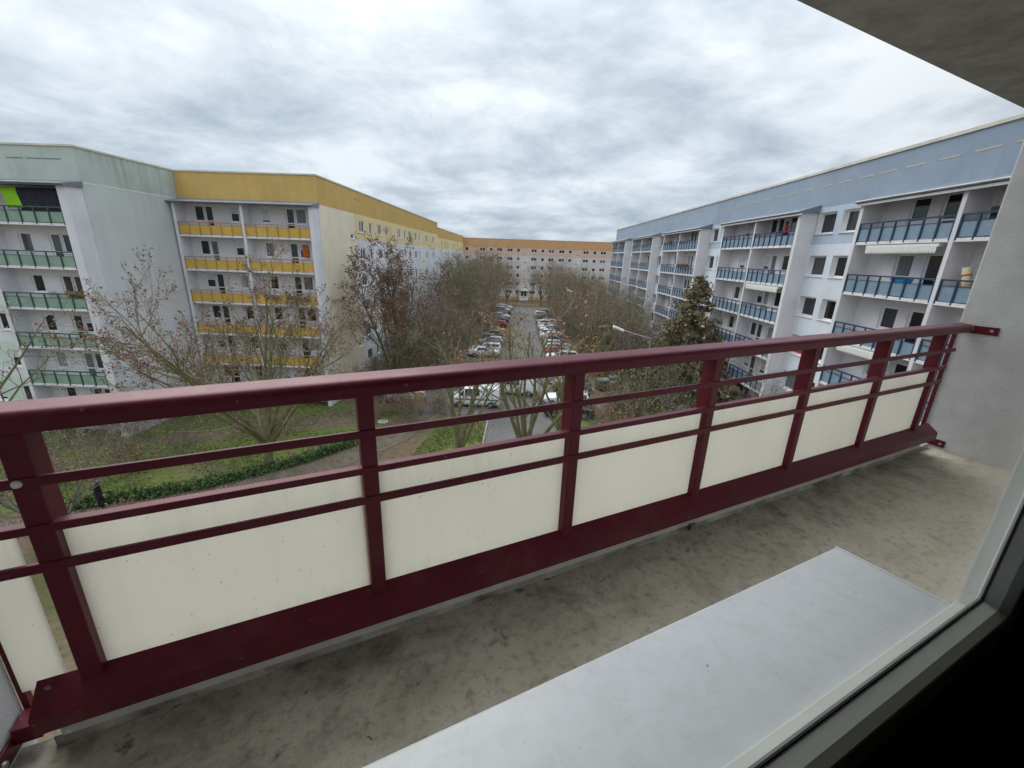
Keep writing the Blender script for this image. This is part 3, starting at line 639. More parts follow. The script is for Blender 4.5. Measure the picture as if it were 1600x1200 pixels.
# the window: outer frame, sash, glazing bead, gasket, pane, sill
wf = MB(); u0, u1, z0, z1 = wu0, wu1, wz0, wz1; t = .055
for (p, q, r, s) in ((u0, u0+t, z0, z1), (u1-t, u1, z0, z1), (u0+t, u1-t, z0, z0+t), (u0+t, u1-t, z1-t, z1)): wf.box(p, q, .160, .232, r, s)
win = ob('window', wf.mesh('window', 'window_pvc'), own); bevel(win, .004)
def ring(u0, u1, z0, z1, prof, m, name):
    """mitred ring: prof = (inset, n) points, swept round the opening"""
    b = MB(); n = len(prof)
    for i, d in prof: b.v += [(u0+i, d, z0+i), (u1-i, d, z0+i), (u1-i, d, z1-i), (u0+i, d, z1-i)]
    for k in range(n):
        l = (k+1) % n
        for c in range(4): e = (c+1) % 4; b.f.append((4*k+c, 4*k+e, 4*l+e, 4*l+c)); b.m.append(0)
    return ob(name, b.mesh(name, m), win)
s0 = t-.012
bevel(ring(u0+s0, u1-s0, z0+s0, z1-s0, [(0, .148), (0, .200), (.062, .200), (.078, .186), (.070, .165), (.058, .150)], 'window_pvc', 'sash'), .003)
ring(u0+s0+.074, u1-s0-.074, z0+s0+.074, z1-s0-.074, [(0, .1872), (0, .1935), (.007, .1935), (.007, .1872)], 'gasket', 'gasket')
ring(u0-.004, u1+.004, z0-.004, z1+.004, [(.0, .152), (.0, .1585), (.052, .1585), (.052, .152)], 'gasket', 'seal')
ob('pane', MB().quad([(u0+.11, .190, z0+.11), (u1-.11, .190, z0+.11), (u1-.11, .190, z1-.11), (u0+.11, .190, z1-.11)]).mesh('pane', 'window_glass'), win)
sm = MB().prism([(.233, .852), (.480, .838), (.486, .834), (.486, .808), (.482, .808), (.480, .826), (.233, .840)], wu0-.06, 1.283)
bevel(ob('sill', sm.mesh('sill', 'sill_white'), win), .0025)
ob('sill_end', MB().prism([(.233, .828), (.233, .8535), (.486, .8395), (.486, .808)], 1.2831, 1.287).mesh('sill_end', 'white_plastic'), win)
# dirty white edge strip under the railing, with its coupler
es = opart('edge_curb', MB().box(-.90, 5.12, 1.492, 1.5295, .0005, .042), 'dirty_curb'); ob('edge_trim', MB().box(-.875, 4.92, 1.486, 1.5298, .0423, .245).mesh('edge_trim', 'dirty_white'), es)
bm_ = MB().tube((1.98, 1.486, .03), (2.03, 1.486, .03), .022, n=10); ob('coupler', bm_.mesh('coupler', 'dirty_curb'), es)

# ------------------------------------------------------------------ balcony railing
rail = thing('balcony_railing', 'maroon steel railing with cream panels around the balcony', 'railing', (0, 0, FLZ), RZ)
Z = lambda r: 1.6+r
hp = []
for c, (yy, zz) in enumerate(((1.557, Z(-.418)), (1.449, Z(-.426)))):
    for k in range(6):
        a = (k/5)*math.pi/2; r = .03 if c == 0 else .03
        hp.append((yy-r+r*math.cos(a), zz-r+r*math.sin(a)) if c == 0 else (yy+r-r*math.sin(a), zz-r+r*math.cos(a)))
hp += [(1.449, Z(-.488)), (1.557, Z(-.488))]
h = ob('handrail', MB().prism(hp[::-1], -.985, 5.03).mesh('handrail', 'maroon'), rail); bevel(h, .003)
h.data.polygons.foreach_set('use_smooth', [True]*len(h.data.polygons)); 
m_ = h.modifiers.new('n', 'WEIGHTED_NORMAL'); m_.keep_sharp = True
ob('end_cap', MB().box(5.0305, 5.045, 1.455, 1.552, Z(-.482), Z(-.423)).mesh('end_cap', 'yellow_panel'), rail)
for a, b, n0 in ((-.646, -.616, '2'), (-.791, -.764, '3'), (-.918, -.887, '4')):
    o = bevel(ob('rail', MB().box(-.99, 4.86 if n0 == '2' else 4.80, 1.455, 1.490 if n0 == '3' else 1.470, Z(a), Z(b)).mesh('rail', 'maroon'), rail), .003)
posts = [-.748, .143, 1.055, 1.96, 2.86, 3.765, 4.64]
for u in posts:
    bevel(ob('post', MB().box(u-.028, u+.028, 1.460, 1.545, Z(-1.36), Z(-.4885)).mesh('post', 'maroon'), rail), .004)
for u in posts[:1]: 
    ob('bolt', MB().tube((u-.012, 1.4552, Z(-.631)), (u-.012, 1.448, Z(-.631)), .012, .008, n=12).mesh('bolt', 'white_plastic'), rail)
ed = [-.925]+posts+[4.745]
for i, (a, b) in enumerate(zip(ed, ed[1:])):
    l = a if i == 0 else a+.0285; r_ = b-.072 if i == 0 else b-.036 if i < len(posts) else b
    bevel(ob('panel', MB().box(l, r_, 1.4905, 1.5005, Z(-1.345), Z(-.78)).mesh('panel', 'cream_panel'), rail), .002)
ob('base_flashing', MB().prism([(1.4895, Z(-1.326)), (1.4895, Z(-1.316)), (1.405, Z(-1.380)), (1.405, Z(-1.443)), (1.413, Z(-1.443)), (1.413, Z(-1.383))][::-1], -.885, 4.93).mesh('base_flashing', 'maroon'), rail)
# wall brackets at both ends
for s in (0, 1):
    if s: ub, uc = 5.190, 5.1985
    else: ub, uc = -.9985, -.990
    br = ob('bracket', MB().box(ub, uc, 1.34, 1.585, Z(-.512), Z(-.445)).mesh('bracket', 'maroon'), rail); bevel(br, .002)
    for nn in (1.38, 1.50):
        x = ub if s else uc; d = -.008 if s else .008
        ob('bolt', MB().tube((x, nn, Z(-.478)), (x+d, nn, Z(-.478)), .013, .009, n=10).mesh('bolt', 'metal_grey'), br)
    br = ob('bracket', MB().box(ub, uc, 1.41, 1.585, .02, .085).mesh('bracket', 'maroon'), rail); bevel(br, .002)
    ob('bolt', MB().tube((ub if s else uc, 1.44, .05), ((ub-.008) if s else uc+.008, 1.44, .05), .012, .009, n=10).mesh('bolt', 'metal_grey'), br)
    bevel(ob('end_bar', MB().box(ub-.012 if s else ub+.003, uc-.003 if s else uc+.012, 1.5855, 1.612, .02, Z(-.445)).mesh('end_bar', 'maroon'), rail), .002)
    ob('tie', (MB().box(5.0455, 5.1895, 1.50, 1.545, Z(-.50), Z(-.455)) if s else MB().box(-.9895, -.9855, 1.50, 1.545, Z(-.48), Z(-.435))).mesh('tie', 'maroon'), rail)
    ob('tie', (MB().box(4.9705, 5.1895, 1.55, 1.575, .03, .06) if s else MB().box(-.9895, -.9255, 1.50, 1.575, .05, .11)).mesh('tie', 'maroon'), rail)

# ------------------------------------------------------------------ trees
def tubes(groups):
    """groups: list of (P[N,K,3], Rad[N,K], sides, mat)"""
    V = []; Q = []; MI = []; off = 0
    for P, Rd, s, mi in groups:
        P = np.asarray(P, float); Rd = np.asarray(Rd, float); n, k, _ = P.shape
        T = np.gradient(P, axis=1); T /= np.linalg.norm(T, axis=2, keepdims=True)+1e-9
        tm = T.mean(1); ref = np.where(np.abs(tm[:, 2:3]) < .8, [[0, 0, 1.]], [[1., 0, 0]])[:, None, :]
        A = np.cross(T, ref); A /= np.linalg.norm(A, axis=2, keepdims=True)+1e-9; B = np.cross(T, A)
        an = np.arange(s)*2*np.pi/s
        v = P[:, :, None, :] + Rd[:, :, None, None]*(np.cos(an)[None, None, :, None]*A[:, :, None, :]+np.sin(an)[None, None, :, None]*B[:, :, None, :])
        V.append(v.reshape(-1, 3))
        idx = (np.arange(n)[:, None, None]*k*s + np.arange(k-1)[None, :, None]*s); j = np.arange(s)[None, None, :]; jn = (j+1) % s
        q = np.stack([idx+j, idx+jn, idx+s+jn, idx+s+j], -1).reshape(-1, 4)+off
        Q.append(q); MI.append(np.full(len(q), mi)); off += n*k*s
    return np.concatenate(V), np.concatenate(Q), np.concatenate(MI)
def leaf_quads(P, size, rg, mi, off, droop=.3):
    n = len(P); a = rg.normal(size=(n, 3)); a[:, 2] -= droop; a /= np.linalg.norm(a, axis=1, keepdims=True)
    b = np.cross(a, rg.normal(size=(n, 3))); b /= np.linalg.norm(b, axis=1, keepdims=True)+1e-9
    s = size*(.6+.8*rg.random((n, 1))); c = np.cross(a, b)*s*.12
    v = np.stack([P, P+a*s*.5+b*s*.38+c, P+a*s, P+a*s*.5-b*s*.38+c], 1).reshape(-1, 3)
    q = np.arange(4*n).reshape(n, 4)+off
    return v, q, np.full(n, mi)
def grow(seed, H, fork, limbs, elev, nch, lr, r0, trop=.10, wob=.16, levels=4, stems=1, first=.3, lean=(0, 0)):
    rg = np.random.default_rng(seed); out = {}
    def add(lvl, pts, rad): out.setdefault((lvl, len(pts)), []).append((pts, rad))
    tips = []
    def branch(p, d, Ln, r, lvl):
        k = 6 if lvl <= 1 else (5 if lvl == 2 else 4 if lvl == 3 else 3)
        pts = [p]; dirs = [d]; st = Ln/(k-1)
        for i in range(k-1):
            d = d + rg.normal(size=3)*wob; d[2] += trop; d = d/np.linalg.norm(d); pts.append(pts[-1]+d*st); dirs.append(d)
        pts = np.array(pts); rad = r*(1-np.linspace(0, 1, k)*.78); add(lvl, pts, rad)
        if lvl >= levels: tips.append(pts[-1]); tips.append(pts[1]); return
        n = nch[min(lvl, len(nch)-1)]; n = max(1, int(round(n*(.75+.5*rg.random()))))
        for i in range(n):
            t = first+(1-first)*(i+rg.random())/n; t = min(t, .97); x = t*(k-1); a = int(x); q = pts[a]*(1-x+a)+pts[a+1]*(x-a)
            dd = dirs[min(a+1, k-1)]; ax = np.cross(dd, rg.normal(size=3)); ax /= np.linalg.norm(ax)+1e-9
            ang = np.radians(rg.uniform(24, 58)); nd = dd*np.cos(ang)+ax*np.sin(ang)
            branch(q, nd, Ln*lr*(1.15-.55*t)*(.75+.5*rg.random()), r*(1-.78*t)*.62, lvl+1)
        tips.append(pts[-1])
    for s in range(stems):
        base = np.array([0, 0, -.15]) if stems == 1 else np.array([rg.normal()*.25, rg.normal()*.25, -.1])
        if fork > 0:
            k = 5; tp = [base]
            for i in range(k-1): tp.append(tp[-1]+np.array([rg.normal()*.05+lean[0]/(k-1), rg.normal()*.05+lean[1]/(k-1), fork/(k-1)]))
            tp = np.array(tp); add(0, tp, r0*np.array([1.35, 1.05, .98, .92, .85])); top = tp[-1]
        else: top = base
        ph = rg.random()*6.28
        for i in range(limbs):
            az = ph+i*2.4+rg.normal()*.25; el = np.radians(rg.uniform(*elev)); d = np.array([np.cos(az)*np.cos(el), np.sin(az)*np.cos(el), np.sin(el)])
            p = top if fork <= 0 else tp[-1]-np.array([0, 0, rg.random()*fork*.3])
            branch(p, d, (H-fork)*rg.uniform(.72, 1.0), r0*rg.uniform(.42, .62) if fork > 0 else r0*rg.uniform(.6, 1), 1)
    return out, np.array(tips), rg
def tree_meshes(name, spec, bark, twig, leaf=None, leafn=0, leafs=.14, clump=.25, leaf2=None, split=1, rmin=.009):
    out, tips, rg = grow(**spec)
    g1, g2 = [], []
    for (lvl, k), lst in out.items():
        P = np.array([a for a, b in lst]); Rd = np.array([b for a, b in lst]); Rd = np.maximum(Rd, rmin)
        (g1 if lvl <= split else g2).append((P, Rd, 8 if lvl == 0 else 6 if lvl == 1 else 5 if lvl == 2 else 3, 0))
    v, q, mi = tubes(g1); tm = np_mesh('trunk', v, q, [bark], mi, True)
    v, q, mi = tubes(g2); mats = [twig]
    if leaf and leafn:
        base = tips[rg.integers(0, len(tips), leafn)] + rg.normal(size=(leafn, 3))*clump
        lv, lq, lm = leaf_quads(base, leafs, rg, 1, len(v)); 
        if leaf2: lm[rg.random(leafn) < .35] = 2
        v = np.concatenate([v, lv]); q = np.concatenate([q, lq]); mi = np.concatenate([mi, lm]); mats = [twig, leaf]+([leaf2] if leaf2 else [])
    return tm, np_mesh('crown', v, q, mats, mi)
def along(y): return ', near the orange house' if y > 92 else ', halfway along' if y > 74 else ', near the lane end'
def put_tree(name, meshes, label, x, y, rz=0, sc=1, group=None, cat='tree', sz=None):
    o = thing(name, label, cat, (x, y, gz(y)), rz, group); o.scale = (sc, sc, sz or sc)
    ob('trunk' if cat == 'tree' else 'stem', meshes[0], o); ob('crown' if cat == 'tree' else 'foliage', meshes[1], o); return o

T1 = tree_meshes('T1', dict(seed=11, H=15.0, fork=2.4, limbs=13, elev=(30, 76), nch=[0, 8, 6, 5], lr=.44, r0=.33, trop=.08, wob=.09, levels=4, first=.25), 'bark_moss', 'twig_olive', 'leaf_maroon', 7000, .14, .10, rmin=.012)
put_tree('bare_tree', T1, 'wide bare tree with mossy yellow-green limbs on the lawn before the yellow balconies', -16.7, 25.0, 1.2, .87)
T2 = tree_meshes('T2', dict(seed=23, H=14.6, fork=1.8, limbs=13, elev=(42, 84), nch=[0, 9, 5, 4], lr=.42, r0=.28, trop=.09, wob=.08, levels=4, first=.32), 'bark', 'twig_olive', 'leaf_maroon', 9000, .19, .16)
put_tree('maple_tree', T2, 'round maple still hung with dark reddish seed clusters beside the cream wall', -13.0, 41.9, .5, .86, sz=.97)
TA = tree_meshes('TA', dict(seed=31, H=13.5, fork=2.5, limbs=9, elev=(45, 82), nch=[0, 8, 5, 4], lr=.48, r0=.26, trop=.07, wob=.12, levels=4), 'bark', 'twig', 'leaf_brown', 950, .15, .2, 'leaf_rust')
TB = tree_meshes('TB', dict(seed=47, H=14, fork=2.2, limbs=10, elev=(48, 85), nch=[0, 8, 5, 4], lr=.42, r0=.24, trop=.10, wob=.12, levels=4), 'bark', 'twig_olive', 'leaf_olive', 1700, .17, .25, 'leaf_brown')
TC = tree_meshes('TC', dict(seed=59, H=11, fork=1.6, limbs=9, elev=(35, 80), nch=[0, 8, 5, 4], lr=.52, r0=.20, trop=.06, wob=.13, levels=4), 'bark_grey', 'twig', 'leaf_rust', 900, .15, .2)
TD = tree_meshes('TD', dict(seed=67, H=12, fork=3.5, limbs=6, elev=(50, 84), nch=[0, 6, 4, 4], lr=.46, r0=.17, trop=.08, wob=.11, levels=4), 'bark_grey', 'twig_olive')
TE = tree_meshes('TE', dict(seed=71, H=10.8, fork=1.2, limbs=7, elev=(50, 82), nch=[0, 5, 4, 3], lr=.46, r0=.24, trop=.05, wob=.10, levels=4), 'bark_moss', 'twig_olive', 'leaf_rust', 420, .14, .1)
TF = tree_meshes('TF', dict(seed=83, H=13, fork=5, limbs=5, elev=(30, 70), nch=[0, 6, 5, 3], lr=.5, r0=.19, trop=.05, wob=.13, levels=4), 'bark_moss', 'twig_olive', 'leaf_brown', 300, .15, .15)
GL, GR_ = 'trees along the lane beside the yellow houses', 'trees along the lane beside the blue house'
for x, y, m, sc, rz in ((-9.6, 66, TB, .92, 0), (-11.0, 72, TB, 1.0, 2), (-9.2, 80, TA, .98, 1), (-10.5, 88, TA, 1.05, 3), (-9.0, 97, TA, 1.05, 4.4), (-13.5, 60, TA, .72, 5.1), (-10.5, 107, TA, 1.0, .7), (-9.0, 117, TC, 1.1, 2.2), (-14, 79, TB, .95, 3.7), (-8.6, 74, TA, .8, 2.6), (-12.6, 93, TB, 1.05, 1.6), (-8.4, 88, TC, 1.0, .3), (-13, 102, TA, 1.0, 5.6), (-12, 112, TA, .95, 3.3), (-15.4, 54, TB, .62, 2.9), (-8.8, 104, TC, 1.1, 1.9), (-9.4, 58, TC, .66, 4.1), (-8.2, 52.5, TC, .8, 1.1), (-7.9, 63, TC, .9, 5.5), (-8.2, 70, TD, 1.0, .4), (-8.3, 84, TA, 1.05, 3.9), (-8.4, 93, TA, 1.12, 2.9), (-8, 101, TB, 1.1, .5), (-7.8, 112, TA, 1.12, 1.2), (-8.2, 122, TA, 1.1, 4.8)):
    put_tree('lane_tree', m, {id(TA): 'brown-leaved bare tree in the strip between lane and yellow houses', id(TB): 'dense olive-green tree in the strip between lane and yellow houses', id(TD): 'slender leafless tree in the strip between lane and yellow houses', id(TC): 'small rust-leaved tree in the strip between lane and yellow houses'}[id(m)]+along(y), x, y, rz, sc, GL)
for x, y, m, sc, rz in ((10.4, 66, TC, 1.0, 0), (11.6, 74, TB, .78, 2.1), (10.6, 83, TA, .88, 4), (11.8, 93, TA, .85, 1), (14.4, 58, TD, .98, 0), (15.8, 67, TD, .9, 2.6), (13.8, 81, TD, .95, 4.2), (11.2, 104, TA, .85, 5), (13.2, 50.5, TD, .95, 1.2), (16.2, 52, TB, .5, 1), (12.4, 62, TC, .95, 3.1), (14.2, 72, TA, .8, 5.5), (10.2, 78, TC, 1.0, 1.4), (13.4, 88, TA, .85, .2), (10.4, 98, TC, 1.0, 3.8), (15.2, 44.6, TB, .55, 4), (12.2, 110, TA, .85, 2.4), (11.4, 55.5, TC, .8, 5.2), (17, 61, TB, .6, 3), (17.2, 46, TB, .5, 2), (9.2, 61, TC, .95, 2.2), (9.4, 80, TD, 1.0, 5.9), (9.3, 92, TB, .8, 3.3), (9.6, 112, TA, 1.0, .9), (9.8, 121, TA, 1.0, 2.7), (12.8, 46.5, TC, .9, 3.6), (15.4, 76, TA, .8, .6), (16.4, 88, TD, 1.0, 3)):
    put_tree('lane_tree', m, {id(TA): 'reddish-brown bare tree in the strip between lane and blue house', id(TB): 'dense olive-green tree before the blue balconies', id(TC): 'low rust-leaved tree between cars and blue house', id(TD): 'slender leafless tree standing close to the blue balconies'}[id(m)]+along(y), x, y, rz, sc, GR_)
for i_, (x, y, rz, sc) in enumerate(((-4.5, 132, 0, .95), (3.5, 136, 1.5, .9), (9, 133, 3, 1.0), (15, 138, 4, .9), (-10, 135, 5, 1.0), (-1.2, 138, 2.2, .7), (6.2, 131, 5.2, 1.0), (-7, 130, 3.4, 1.05), (12.4, 130, .8, 1.0), (20, 136, 1.1, .95))):
    put_tree('far_tree', TD if i_ % 2 else TA, ('thin leafless' if i_ % 2 else 'brown-leaved')+' tree in front of the orange house', x, y, rz, sc, 'trees before the orange house')
put_tree('bare_tree', TE, 'sparse many-stemmed tree beside the near end of the lane, white van behind it', .6, 25.6, .4, 1.22)
put_tree('bare_tree', TE, 'sparse many-stemmed tree on the small lawn left of the lane', -3.9, 25.2, 2.7, 1.0)
put_tree('bare_tree', TE, 'sparse many-stemmed tree at the kerb beside the white estate car', 3.6, 30.6, 4.4, .92)
put_tree('bare_tree', TE, 'taller bare tree with mossy stems beside the car row, lane side of the bins', 8.9, 52, 1.3, 1.15)
put_tree('bare_tree', TF, 'leaning bare tree with bent mossy limbs before the green balconies', -29.6, 20.2, .8, 1.0)
put_tree('bare_tree', TC, 'rust-leaved young tree near the walking person in black', -21.6, 16.2, 2.0, .62)
put_tree('bare_tree', TD, 'grey-stemmed leafless tree rising behind the bushes below the railing', 14.6, 35.5, 2.0, .66)
put_tree('bare_tree', TD, 'thin bare tree against the pale wall between two blue balcony stacks', 18.2, 30.2, .3, .62)
# spruce
def spruce(seed, H):
    rg = np.random.default_rng(seed); tr_ = np.array([[0, 0, H*i/7] for i in range(8)], float); tr_[1:-1, :2] += rg.normal(size=(6, 2))*.05
    v, q, mi = tubes([(tr_[None], np.linspace(.22, .02, 8)[None], 8, 0)]); tm = np_mesh('trunk', v, q, ['bark'], mi, True)
    br = []; rd = []; lp = []; 
    z = 1.2
    while z < H-.2:
        ln = ((H-z)*.60+.2)*(.75+.5*rg.random()); nb = 5
        for i in range(nb):
            az = rg.random()*6.28; l = ln*rg.uniform(.55, 1.15); pts = [np.array([0, 0, z])]
            for s in range(1, 4):
                t = s/3; pts.append(np.array([np.cos(az)*l*t, np.sin(az)*l*t, z-.32*l*t*t*rg.uniform(.6, 1.2)+.12*l*t*t*t]))
            br.append(pts); rd.append([.03, .022, .014, .006])
            nl = int(26*l)+6
            t = rg.random(nl)**.6; a = np.clip((t*3).astype(int), 0, 2); fr = t*3-a; P = np.array(pts); p = P[a]*(1-fr[:, None])+P[a+1]*fr[:, None]
            p = p+rg.normal(size=p.shape)*np.array([.2, .2, .07]); lp.append(p)
        z += rg.uniform(.22, .36)
    v, q, mi = tubes([(np.array(br), np.array(rd), 3, 0)]); lp = np.concatenate(lp)
    lv, lq, lm = leaf_quads(lp, .26, rg, 1, len(v), droop=1.0); lm[rg.random(len(lm)) < .45] = 2
    return tm, np_mesh('crown', np.concatenate([v, lv]), np.concatenate([q, lq]), ['twig', 'needle', 'needle_brown'], np.concatenate([mi, lm]))
put_tree('spruce_tree', spruce(5, 13.2), 'dull green conical spruce with browned needles in front of the blue balconies', 16.4, 39.6)
# shrubs
S1 = tree_meshes('S1', dict(seed=101, H=2.6, fork=0, limbs=8, elev=(35, 85), nch=[0, 6, 4], lr=.5, r0=.03, trop=.05, wob=.16, levels=3), 'twig_olive', 'twig', 'leaf_rust', 650, .13, .15, 'leaf_brown')
S2 = tree_meshes('S2', dict(seed=103, H=2.8, fork=0, limbs=10, elev=(35, 85), nch=[0, 6, 5], lr=.5, r0=.035, trop=.05, wob=.16, levels=3), 'bark_moss', 'twig_olive', 'leaf_green', 750, .12, .18, 'leaf_olive')
S3 = tree_meshes('S3', dict(seed=107, H=3.0, fork=0, limbs=11, elev=(40, 88), nch=[0, 6, 5], lr=.46, r0=.03, trop=.07, wob=.13, levels=3), 'bark_grey', 'twig')
def shrub(m, x, y, sc, zone):
    lab = {id(S1): 'rust-leaved shrub '+zone, id(S2): 'dense green shrub '+zone, id(S3): 'leafless twiggy shrub '+zone}[id(m)]
    lab = ('tall ' if sc > 1.45 else 'knee-high ' if sc < .72 else 'low ' if sc < .95 else 'middling ' if sc < 1.2 else 'man-high ')+lab
    if y > 60: lab += ', ' + ('near the orange house' if y > 92 else 'halfway along' if y > 74 else 'near the lane end')
    put_tree('shrub', m, lab, x, y, rng.random()*6.28, sc, 'shrubs '+zone, 'shrub')
for i in range(40):
    shrub(rng.choice([S1, S1, S2, S3]), rng.uniform(-16, -8.3), rng.uniform(45, 118), rng.uniform(.9, 1.9), 'between lane and yellow houses')
for i in range(40):
    shrub(rng.choice([S1, S1, S2, S3]), rng.uniform(9.6, 18), rng.uniform(48, 118), rng.uniform(.9, 1.9), 'between lane and blue house')
for x, y, m, s in ((-9.2, 33.6, S3, .7), (-10.4, 35.0, S1, .75), (-7.6, 36.4, S3, .6), (-8.4, 32.2, S1, .55), (-11.4, 36.6, S1, .8), (-12.8, 38.6, S1, 1.0), (-14.2, 40.2, S2, 1.2), (-12.0, 41.8, S2, 1.1), (-9.6, 43.4, S1, 1.0), (-15.4, 43, S1, 1.1), (-16.4, 46, S2, 1.0), (-10.8, 45.8, S2, 1.1), (-8.8, 35.4, S1, .9), (-6.6, 35.6, S3, .8), (-10.0, 36.2, S3, .9), (-12.0, 34.8, S1, .6), (-7.4, 37.0, S1, .7), (-12.6, 37.2, S3, 1.1), (-14.6, 38.8, S3, 1.2), (-8.2, 44.2, S1, 1.2), (-6.8, 45.6, S1, 1.0), (-9.8, 47.5, S3, 1.5), (-8.6, 50, S1, 1.3), (-10.5, 52, S3, 1.6)):
    shrub(m, x, y, s, 'around the beige cabinet')
for x, y, m, s in ((-24.5, 23.0, S1, .9), (-26.2, 24.0, S3, 1.0), (-23.0, 25.5, S3, .8), (-27.5, 21.5, S1, 1.0), (-24.2, 27.6, S3, .75), (-20.4, 18.0, S1, .6), (-30.4, 27.0, S3, .8), (-28.4, 28.0, S3, .9), (-31.8, 26.4, S2, .9), (-28.6, 31.0, S2, .7), (-28.5, 33.6, S3, .9), (-33.5, 25.8, S3, 1.0), (-26.5, 35.6, S3, .8)):
    shrub(m, x, y, s, 'on the lawn before the green balconies')
for x, y, m, s in ((10.2, 33.5, S2, 1.3), (12.2, 35.2, S2, 1.5), (13.4, 33.2, S3, 1.2), (11.6, 38.0, S2, 1.4), (9.0, 31.0, S1, 1.1), (14.8, 37.6, S2, 1.2), (12.8, 40.5, S2, 1.4), (7.4, 29.8, S1, .9), (10.6, 29.6, S2, 1.2), (16.0, 34.2, S2, 1.0), (14.8, 31.2, S3, 1.1), (10.4, 41.6, S1, 1.0), (17.2, 37, S2, 1.2), (8.6, 37, S1, .8), (9.4, 34.8, S3, 1.5), (11.0, 31.4, S3, 1.4), (12.6, 37.6, S3, 1.7), (7.8, 33.2, S1, .9), (6.4, 31.6, S3, 1.0), (13.8, 35.6, S3, 1.6), (15.6, 39.8, S1, 1.3), (11.8, 43.2, S3, 1.4)):
    shrub(m, x, y, s, 'round the green bins')
# low hedge along the path
hl = [(-24.6, 19.3), (-22.0, 20.5), (-19.0, 22.0), (-16.6, 24.0), (-14.6, 25.8), (-12.3, 28.9)]
rg = np.random.default_rng(9); P = []
for a, b in zip(hl, hl[1:]):
    a = np.array(a); b = np.array(b); n = int(np.linalg.norm(b-a)*420); t = rg.random((n, 1)); q = a+(b-a)*t+rg.normal(size=(n, 2))*.20
    P.append(np.column_stack([q, np.abs(rg.normal(size=n))*.28+.04]))
P = np.concatenate(P); v, q, mi = leaf_quads(P, .16, rg, 0, 0); 
thing('low_hedge', 'low green hedge strip between the lawn and the paved path', 'hedge', (0, 0, 0), me=np_mesh('low_hedge', v, q, ['hedge_leaf']))
# grass and fallen leaves
P = []
for poly, n, bx in ((LAWN, 42000, (-34, -10, 17, 38)), (LAWN2, 12000, (-8, -2.6, 25, 36))):
    c = 0
    while c < n:
        x = rng.uniform(bx[0], bx[1]); y = rng.uniform(bx[2], bx[3]); c += 1
        if inside(poly, x, y) and math.sin(x*.9+1.3*math.sin(y*.5))+math.sin(y*1.1+x*.35)+rng.random()*1.6 > .35: P.append((x, y, .01))
P = np.array(P); n = len(P); d = rg.normal(size=(n, 2)); d /= np.linalg.norm(d, axis=1, keepdims=True); w = .03+.04*rg.random((n, 1)); hgt = .03+.07*rg.random(n)
A = P.copy(); A[:, :2] -= d*w; B = P.copy(); B[:, :2] += d*w; T_ = P.copy(); T_[:, 2] += hgt; T_[:, :2] += rg.normal(size=(n, 2))*.06
T2_ = T_.copy(); T2_[:, :2] += d*.03
v = np.stack([A, B, T2_, T_], 1).reshape(-1, 3)
g_ = ob('grass', np_mesh('grass', v, np.arange(4*n).reshape(n, 4), ['grass']), kind='stuff'); g_['label'] = 'short green grass tufts on the lawns'; g_['category'] = 'grass'
n = 16000; P = np.column_stack([rg.uniform(-24, 18, n), rg.uniform(18, 70, n)**1.0, np.full(n, .035)]); P[:, 2] += rg.random(n)*.03
lane = (P[:, 0] > -2.5) & (P[:, 0] < 3.4) & (rg.random(n) < .8); P = P[~lane]; P[:, 2] += np.where(P[:, 1] > 60, -(P[:, 1]-60)*.6/88, 0)
v, q, mi = leaf_quads(P, .10, rg, 0, 0, droop=0); mi[rg.random(len(mi)) < .5] = 1
v[:, 2] = np.maximum(v[:, 2], np.repeat(P[:, 2], 4)-.008)
g_ = ob('fallen_leaves', np_mesh('fallen_leaves', v, q, ['leaf_rust', 'leaf_brown'], mi), kind='stuff'); g_['label'] = 'brown and rust fallen leaves scattered over the ground'; g_['category'] = 'leaves'

